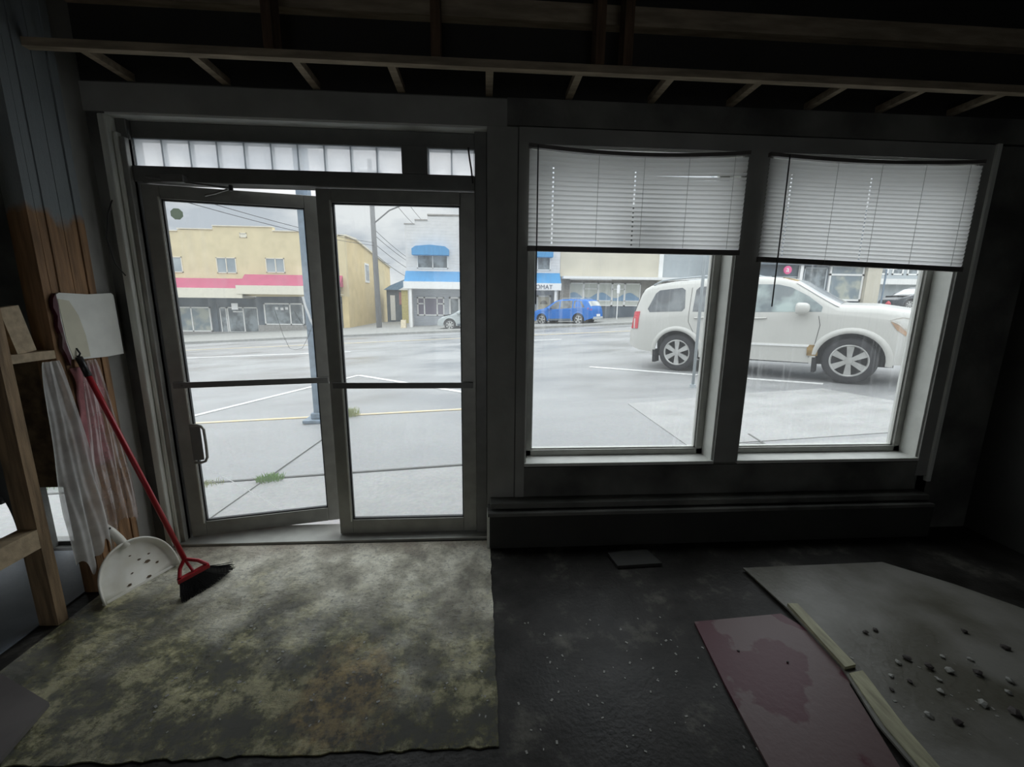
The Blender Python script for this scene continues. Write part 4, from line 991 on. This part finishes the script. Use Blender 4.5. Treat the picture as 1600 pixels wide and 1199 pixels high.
MB().lathe([(0.01, 0), (.16, 0), (.16, .06), (.11, .08), (.11, .5), (.14, .52), (.12, .62), (.05, .72), (0.01, .74)], 14, Matrix.Rotation(PI/2, 4, 'X')).build('body', M['hydrant'], hy, smooth=True)
MB().tube([(-.2, 0, .42), (.2, 0, .42)], .05, 8).build('nozzle', M['hydrant'], hy)
sg2 = thing('street_sign', 'grey pole with small plates before the far right buildings', 'sign', (25.2, 23.2, gz(25.2, 23.2)+.1))
MB().tube([(0, 0, 0), (0, 0, 3.4)], .05, 8).build('post', M['galv'], sg2); MB().box(-.1, .65, -.06, -.045, 2.55, 2.75).build('sign_plate', M['signwhite'], sg2)
# rooflines further away
for i, (x0, x1, y, z0, z1, m_, lab) in enumerate(((-70, -34, 36, -4, 4.5, 'beige', 'plain low building beyond the cream shop on the left'), )):
    o = MB().box(x0, x1, y, y+8, z0, z1).build('background_building', M[m_]); tag(o, lab, 'building')

# utility pole, streetlight arm and wires
up_ = thing('utility_pole', 'tall grey utility pole with streetlight arm across the street', 'utility pole', (-7.66, 29.3, gz(-7.6, 29.3)))
MB().tube([(0, 0, 0), (-.12, 0, 11.5)], .20, 12, .15).build('pole', M['pole'], up_, smooth=True)
MB().tube([(-.1, 0, 7.3), (1.15, -.3, 8.2), (2.6, -.6, 8.7)], .05, 8).build('lamp_arm', M['pole'], up_)
MB().lathe([(0.01, .1), (.1, .08), (.18, 0), (.01, -.02)], 12, Matrix.Translation((2.7, -.6, 8.66)) @ Matrix.Rotation(PI/2, 4, 'X')).build('lamp_head', M['pole'], up_)
MB().box(-.9, .7, -.25, -.12, 10.6, 10.75).build('cross_arm', M['pole'], up_)
def wire(p, q, sag, label, r=.018):
    p = Vector(p); q = Vector(q); pts = [p.lerp(q, k/16) + Vector((0, 0, -sag*4*(k/16)*(1-k/16))) for k in range(17)]
    tag(MB().tube(pts, r, 5).build('overhead_wire', M['wire']), label, 'wire', 'overhead wires')
PX2 = -7.72
wire((PX2, 29.2, 5.25), (-10.6, 6.0, 4.75), .35, 'overhead wire from the pole toward upper left, lower of the pair', .014)
wire((PX2, 29.2, 5.45), (-10.35, 6.0, 4.88), .35, 'overhead wire from the pole toward upper left, upper of the pair', .014)
wire((PX2, 29.3, 6.4), (-5.75, 42, 4.6), .3, 'overhead wire running right from the pole, topmost behind the blue awning building')
wire((PX2, 29.3, 6.0), (-5.6, 42, 4.3), .3, 'overhead wire running right from the pole, second behind the blue awning building')
wire((PX2, 29.3, 5.4), (-5.5, 42, 3.6), .3, 'overhead wire running right from the pole, third behind the blue awning building')
wire((PX2, 29.3, 4.7), (-5.6, 42, 3.0), .4, 'overhead wire running right from the pole, lowest behind the blue awning building')
wire((PX2, 29.3, 4.6), (-10.2, 46.0, 5.4), .2, 'thin service wire from the pole back to the yellow side wall')
wire((-6.3, 29.2, 8.3), (-5.6, 44, 8.0), .3, 'high overhead wire in the gap above the alley, left of two')
wire((-5.6, 29.2, 8.6), (-4.9, 44, 8.4), .3, 'high overhead wire in the gap above the alley, right of two')

# ------------------------------------------------------------------ vehicles
def interp(tab, x):
    if x <= tab[0][0]: return tab[0][1]
    for (a, va), (b, vb) in zip(tab, tab[1:]):
        if x <= b: return va + (vb-va)*(x-a)/(b-a) if b > a else vb
    return tab[-1][1]
def make_car(label, cat, loc, heading, spec):
    """x forward, y left, z up; right side is -y"""
    t = thing(spec['name'], label, cat, loc, heading)
    t.rotation_euler = (0, spec.get('pitch', 0), heading)
    top, wid, belt = spec['top'], spec['wid'], spec['belt']
    sill = spec['sill']; ax_ = spec['axles']; ar = spec['arch']; wr = spec['wheel']
    tumble = spec.get('tumble', .27)
    def halfw(x, z):
        w = interp(wid, x); b = interp(belt, x)
        if z <= b:
            k = max(0, (b-z)/b); return w*(1-.07*k*k) + .010*math.sin(min(1, k*1.6)*PI)
        return w - (z-b)*tumble
    def zbot(x):
        z = interp(sill, x)
        for a in ax_:
            d = abs(x-a)
            if d < ar: z = max(z, wr + math.sqrt(ar*ar-d*d))
        return z
    x0, x1 = top[0][0], top[-1][0]
    xs = set(p[0] for p in top) | set(x0+(x1-x0)*k/70 for k in range(71))
    for a in ax_:
        for k in range(25): xs.add(a+ar*math.cos(PI*k/24)*.999)
    xs = sorted(x for x in xs if x0 <= x <= x1)
    xs = [x for i, x in enumerate(xs) if i == 0 or x-xs[i-1] > .002]
    rows = []
    for x in xs:
        zb = zbot(x); zt = interp(top, x); b = min(interp(belt, x), zt-.03); zb = min(zb, b-.02)
        sh = min(.09, (zt-b)*.6)
        pr_ = []
        for k in range(9): z = zb+(b-zb)*k/8; pr_.append((halfw(x, z), z))
        for k in range(1, 7): z = b+(zt-sh-b)*k/6; pr_.append((halfw(x, z), z))
        yt = halfw(x, zt-sh)
        pr_.append((yt-.035, zt-sh*.35)); pr_.append((yt-.10, zt-sh*.08)); pr_.append((yt*.6, zt+.005)); pr_.append((0, zt+.012))
        ring = [(x, -y, z) for y, z in pr_] + [(x, y, z) for y, z in reversed(pr_[:-1])]
        rows.append(ring)
    n = len(rows[0]); vs = [p for r_ in rows for p in r_]
    fs = [(i*n+j, (i+1)*n+j, (i+1)*n+j+1, i*n+j+1) for i in range(len(rows)-1) for j in range(n-1)]
    fs += [tuple(range(n)), tuple(reversed(range((len(rows)-1)*n, len(rows)*n)))]
    body = MB().add(vs, fs).build('body', spec['paint'], t, smooth=True)
    ub = MB().box(x0+.55, x1-.45, -.66, .66, .26, .95); ub.build('underbody', M['well'], t)
    for a in ax_: pass
    def onside(poly, s, off, sub=.05):
        pts = []
        for (a, b_) in zip(poly, poly[1:]+poly[:1]):
            L_ = math.hypot(b_[0]-a[0], b_[1]-a[1]); k = max(1, int(L_/sub))
            for i in range(k): pts.append((a[0]+(b_[0]-a[0])*i/k, a[1]+(b_[1]-a[1])*i/k))
        n = len(pts); tri = tessellate_polygon([[Vector((p[0], p[1], 0)) for p in pts]])
        v1 = [(p[0], s*(halfw(*p)+off), p[1]) for p in pts]; v2 = [(p[0], s*(halfw(*p)-.01), p[1]) for p in pts]
        fs = [tuple(q) for q in tri] + [tuple(reversed([i+n for i in q])) for q in tri] + [(i, (i+1) % n, (i+1) % n+n, i+n) for i in range(n)]
        return MB().add(v1+v2, fs)
    for s in (-1, 1):
        for (poly, mk) in spec['glass']: onside(poly, s, .004).build('side_window', M[mk], t)
        for poly in spec.get('seams', []):
            for a, b_ in zip(poly, poly[1:]):
                d = Vector((b_[0]-a[0], b_[1]-a[1])).normalized(); nn = Vector((-d.y, d.x))*.004
                onside([(a[0]-nn.x, a[1]-nn.y), (b_[0]-nn.x, b_[1]-nn.y), (b_[0]+nn.x, b_[1]+nn.y), (a[0]+nn.x, a[1]+nn.y)], s, .002).build('door_seam', M['well'], t)
        for (poly, mk, nm, off) in spec.get('sidebits', []): onside(poly, s, off).build(nm, M[mk], t)
        for a in ax_:
            # flare
            if spec.get('flare', 0):
                fv = []; ff = []; K = 20
                for k in range(K+1):
                    an = R(-8)+(PI+R(16))*k/K
                    for rr_, o_ in ((ar-.005, .0), (ar-.005, spec['flare']), (ar+.05, spec['flare']), (ar+.085, .0)):
                        xx = a+rr_*math.cos(an); zz = wr+rr_*math.sin(an); fv.append((xx, s*(halfw(min(max(xx, x0), x1), zz)+o_), zz))
                for k in range(K):
                    for j in range(3): ff.append((k*4+j, (k+1)*4+j, (k+1)*4+j+1, k*4+j+1))
                MB().add(fv, ff).build('arch_flare', spec['paint'], t, smooth=True)
            yo = interp(wid, a) - .03
            whl = MB().lathe([(wr*.66, -.10), (wr*.90, -.115), (wr*.985, -.09), (wr, -.04), (wr, .04), (wr*.985, .09), (wr*.9, .115), (wr*.66, .10)], 36)
            w_ = whl.build('wheel', M['tyre'], t, smooth=True); w_.location = (a, s*(yo-.115), wr)
            so = s
            rm = MB().lathe([(.001, .02*so), (wr*.6, .02*so), (wr*.66, .09*so), (wr*.69, .10*so), (wr*.70, .085*so)], 32)
            rmo = rm.build('rim_dish', M['well'], w_, smooth=False)
            sp = MB(); ns = spec.get('spokes', 6)
            sp.lathe([(wr*.625, .095*so), (wr*.66, .112*so), (wr*.70, .108*so), (wr*.70, .09*so)], 32)
            for k in range(ns):
                an = 2*PI*k/ns + .5; c, q = math.cos(an), math.sin(an)
                w1, w2 = .022*wr/.37, .050*wr/.37
                P4 = [(.03, -w1*1.3), (wr*.64, -w2), (wr*.64, w2), (.03, w1*1.3)]
                vv = [(c*u-q*v, so*(.105 if u < .1 else .100), q*u+c*v) for u, v in P4] + [(c*u-q*v, so*.06, q*u+c*v) for u, v in P4]
                sp.add(vv, [(0, 1, 2, 3), (7, 6, 5, 4), (0, 4, 5, 1), (1, 5, 6, 2), (2, 6, 7, 3), (3, 7, 4, 0)])
            sp.lathe([(.001, .115*so), (.05, .115*so), (.055, .09*so)], 16)
            sp.build('alloy_rim', M['rim'], w_)
        if 'mirror' in spec:
            mx_, mz_ = spec['mirror']; yb_ = halfw(mx_, mz_)
            mb_ = MB()
            bm = bmesh.new(); bmesh.ops.create_uvsphere(bm, u_segments=14, v_segments=10, radius=1)
            sq = lambda q: math.copysign(abs(q)**.62, q)
            vv = [(mx_+.115*sq(v.co.x)*(1 if v.co.x > 0 else .8), s*(yb_+.13)+.11*v.co.y*s, mz_+.095*sq(v.co.z)*(1-.15*v.co.x)) for v in bm.verts]
            ffs = [[v.index for v in f.verts] for f in bm.faces]; bm.free()
            mb_.add(vv, ffs); mb_.tube([(mx_+.04, s*(yb_-.03), mz_-.06), (mx_+.02, s*(yb_+.08), mz_-.05)], .03, 8)
            mb_.build('door_mirror', spec['paint'], t, smooth=True)
        for (hx, hz) in spec.get('handles', []):
            y_ = s*(halfw(hx, hz)+.022)
            MB().tube([(hx-.10, s*(halfw(hx-.1, hz)), hz), (hx-.08, y_, hz), (hx+.08, y_, hz+.005), (hx+.10, s*(halfw(hx+.1, hz)), hz+.005)], .014, 8).build('door_handle', spec.get('handlemat', spec['paint']), t, smooth=True)
        if 'rail' in spec:
            a, b_ = spec['rail']; yr = .60
            K = 10; pts = [(a+(b_-a)*k/K, s*(halfw(a+(b_-a)*k/K, interp(top, a+(b_-a)*k/K)-.09)-.07), interp(top, a+(b_-a)*k/K)+(.05 if 0 < k < K else -.01)) for k in range(K+1)]
            MB().tube(pts, .018, 8).build('roof_rail', M['greymetal'], t, smooth=True)
        if spec.get('flaps'):
            for a in ax_:
                MB().box(a-ar-.035, a-ar+.02, s*(interp(wid, a)-.10)-.11, s*(interp(wid, a)-.10)+.11, .16, .42).build('mud_flap', M['well'], t)
    # screens follow the top line
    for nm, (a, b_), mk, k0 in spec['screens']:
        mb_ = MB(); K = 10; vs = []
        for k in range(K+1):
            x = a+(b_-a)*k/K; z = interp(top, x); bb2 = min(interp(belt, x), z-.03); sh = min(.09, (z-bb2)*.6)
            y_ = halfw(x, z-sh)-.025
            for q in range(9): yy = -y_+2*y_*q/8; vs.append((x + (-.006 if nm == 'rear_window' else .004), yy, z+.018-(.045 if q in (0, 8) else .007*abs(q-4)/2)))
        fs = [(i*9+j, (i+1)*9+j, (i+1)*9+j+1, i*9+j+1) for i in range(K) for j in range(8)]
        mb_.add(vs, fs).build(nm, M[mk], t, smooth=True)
    return t

suv = dict(name='suv', paint=M['carwhite'], wheel=.375, arch=.455, axles=(-1.36, 1.42), flare=.028, flaps=True, spokes=6,
    top=[(-2.43, .56), (-2.425, .80), (-2.39, .86), (-2.36, 1.02), (-2.33, 1.12), (-2.26, 1.38), (-2.18, 1.62), (-2.12, 1.70), (-2.0, 1.755), (-1.6, 1.80), (-.8, 1.82), (0, 1.80), (.42, 1.745), (.60, 1.685), (.98, 1.42), (1.20, 1.275), (1.27, 1.262), (1.7, 1.235), (2.12, 1.15), (2.28, 1.06), (2.37, .94), (2.40, .76), (2.42, .50)],
    wid=[(-2.43, .84), (-2.30, .93), (-2.0, .965), (-1, .98), (1.2, .98), (1.9, .95), (2.2, .87), (2.36, .76), (2.42, .66)],
    belt=[(-2.43, .80), (-2.39, .83), (-2.30, 1.06), (-1, 1.16), (1.0, 1.14), (1.4, 1.10), (2.0, 1.0), (2.42, .62)],
    sill=[(-2.43, .50), (-2.2, .40), (-1.8, .36), (-.9, .33), (.95, .31), (1.9, .33), (2.42, .36)],
    glass=[([(-2.00, 1.27), (-1.86, 1.58), (-1.78, 1.64), (-1.32, 1.67), (-1.25, 1.62), (-1.22, 1.27), (-1.27, 1.21), (-1.95, 1.20)], 'carglass'),
           ([(-1.06, 1.20), (-1.04, 1.61), (-.98, 1.67), (-.22, 1.675), (-.16, 1.63), (-.14, 1.18)], 'carglass'),
           ([(-.02, 1.18), (-.04, 1.62), (.02, 1.665), (.34, 1.645), (.54, 1.585), (.80, 1.43), (1.01, 1.25), (1.00, 1.17)], 'carglasslight')],
    seams=[[(-1.12, 1.66), (-1.13, 1.0), (-1.02, .78), (-.90, .50), (-.88, .36)], [(-.08, 1.66), (-.07, 1.1), (-.09, .36)], [(.97, 1.10), (1.0, .95), (.95, .62), (.88, .40)]],
    sidebits=[([(-.85, .60), (.86, .585), (.88, .62), (-.84, .635)], 'whitetrim', 'side_moulding', .016),
              ([(-2.37, .86), (-2.20, .86), (-2.17, 1.22), (-2.29, 1.22)], 'taillight', 'tail_lamp', .02),
              ([(1.86, 1.03), (2.0, 1.07), (2.2, 1.02), (2.27, .92), (2.2, .82), (2.08, .83), (1.98, .95)], 'headlight', 'head_lamp', .006),
              ([(1.87, 1.01), (1.97, .95), (2.07, .84), (2.14, .80), (2.06, .79), (1.95, .88)], 'lamporange', 'marker_lamp', .008)],
    mirror=(.74, 1.235), handles=[(-.92, 1.08), (.12, 1.07)], rail=(-1.95, -.1),
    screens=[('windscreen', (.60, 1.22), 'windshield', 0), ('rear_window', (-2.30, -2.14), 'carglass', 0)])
# right wheels touch the road at (4.22,6.42) rear and (6.32,4.30) front
ra_, fa_ = Vector((4.22, 6.415)), Vector((6.32, 4.304))
dir_ = (fa_-ra_).normalized(); left_ = Vector((-dir_.y, dir_.x))
mid = (ra_+fa_)/2 + left_*.87
S_ = 1.055
sv = make_car('white four-wheel-drive vehicle parked nose to the right outside the two windows', 'car', (mid.x, mid.y, gz(mid.x, mid.y)-.01), math.atan2(dir_.y, dir_.x), suv)
slope = (.05*dir_.x - .005*dir_.y); sl_left = (.05*left_.x - .005*left_.y)
sv.rotation_euler = (math.atan(sl_left), -math.atan(slope), math.atan2(dir_.y, dir_.x)); sv.scale = (S_, S_, S_)
# rust patch and roof patch
q = MB().box(.85, 1.0, -.985, -.955, .44, .62, Matrix.Rotation(0, 4, 'Y')); q.build('rusty_patch', M['rust'], sv)
lf = [(.36, -.60), (.47, -.74), (.585, -.70), (.60, -.45), (.48, -.36)]
MB().add([(x, y, interp(suv['top'], x)+.016-(.02 if y < -.65 else 0)) for x, y in lf] + [(x, y, interp(suv['top'], x)-.01) for x, y in lf], [(0, 1, 2, 3, 4), (9, 8, 7, 6, 5)] + [(i, (i+1) % 5, (i+1) % 5+5, i+5) for i in range(5)]).build('roof_leaf', M['rust'], sv)

bsuv = dict(name='hatchback', paint=M['carblue'], wheel=.34, arch=.40, axles=(-1.27, 1.33), flare=.018, spokes=5,
    top=[(-2.2, .50), (-2.19, .74), (-2.16, .95), (-2.08, 1.12), (-1.90, 1.42), (-1.82, 1.52), (-1.6, 1.57), (-.6, 1.61), (0, 1.60), (.30, 1.54), (.50, 1.46), (1.05, 1.12), (1.2, 1.06), (1.7, .98), (2.0, .88), (2.15, .74), (2.2, .50)],
    wid=[(-2.2, .74), (-2.0, .87), (-1.2, .91), (1.2, .91), (1.8, .86), (2.1, .72), (2.2, .60)],
    belt=[(-2.2, .70), (-2.1, .98), (-1.2, 1.02), (.8, .96), (1.4, .88), (2.2, .6)], sill=[(-2.2, .42), (-1.7, .30), (1.7, .28), (2.2, .32)],
    glass=[([(-1.70, 1.08), (-1.45, 1.44), (-1.1, 1.50), (-.95, 1.50), (-.95, 1.05)], 'carglass'), ([(-.85, 1.05), (-.85, 1.50), (-.05, 1.51), (-.02, 1.01)], 'carglass'), ([(.05, 1.01), (.03, 1.50), (.25, 1.47), (.85, 1.03), (.85, .99)], 'carglass')],
    sidebits=[([(-1.9, .92), (-2.13, .90), (-2.11, 1.02), (-1.88, 1.04)], 'taillight', 'tail_lamp', .006), ([(-.9, .30), (.95, .29), (.92, .40), (-.88, .41)], 'shopdark', 'sill_trim', .01)],
    mirror=(.72, 1.05), handles=[(-.75, .95), (.15, .92)], rail=(-1.5, .0),
    screens=[('windscreen', (.52, 1.07), 'windshield', 0), ('rear_window', (-2.06, -1.88), 'windshield', 0)])
bc = make_car('bright blue crossover car parked across the street before the white building', 'car', (5.35, 24.9, gz(5.35, 24.9)-.015), R(142), bsuv)
bc.rotation_euler = (0, R(2), R(142))
MB().box(-2.235, -2.205, -.26, .26, .52, .66).build('number_plate', M['signwhite'], bc)
MB().box(-2.24, -2.15, -.72, .72, .34, .50).build('rear_bumper', M['greymetal'], bc, bevel=.03)

gspec = dict(bsuv); gspec = {**bsuv, 'name': 'hatchback', 'paint': M['cargrey'], 'spokes': 7,
    'top': [(-2.15, .50), (-2.13, .90), (-2.0, 1.12), (-1.75, 1.36), (-1.3, 1.45), (-.4, 1.50), (.15, 1.46), (.45, 1.36), (1.15, .98), (1.3, .93), (1.8, .84), (2.05, .70), (2.15, .48)]}
gspec['glass'] = [([(-1.6, 1.04), (-1.35, 1.30), (-.95, 1.36), (-.95, 1.02)], 'carglasslight'), ([(-.85, 1.02), (-.85, 1.38), (-.10, 1.39), (-.08, .98)], 'carglasslight'), ([(.0, .98), (-.02, 1.385), (.18, 1.35), (.82, .99), (.82, .96)], 'carglasslight')]
gspec['screens'] = [('windscreen', (.48, 1.12), 'windshield', 0), ('rear_window', (-2.0, -1.78), 'carglass', 0)]
gspec.pop('rail')
gc = make_car('silver grey hatchback half hidden behind the right door stile across the street', 'car', (-.62, 24.3, gz(-.62, 24.3)-.01), R(172), gspec)
gc.rotation_euler = (0, R(2.6), R(172))
dspec = {**gspec, 'name': 'saloon_car', 'paint': M['cardark']}
dc = make_car('dark car parked far down the street at the right edge of the window', 'car', (29.3, 24.6, gz(29.3, 24.6)), R(175), dspec)
dc.rotation_euler = (0, R(2.6), R(175))
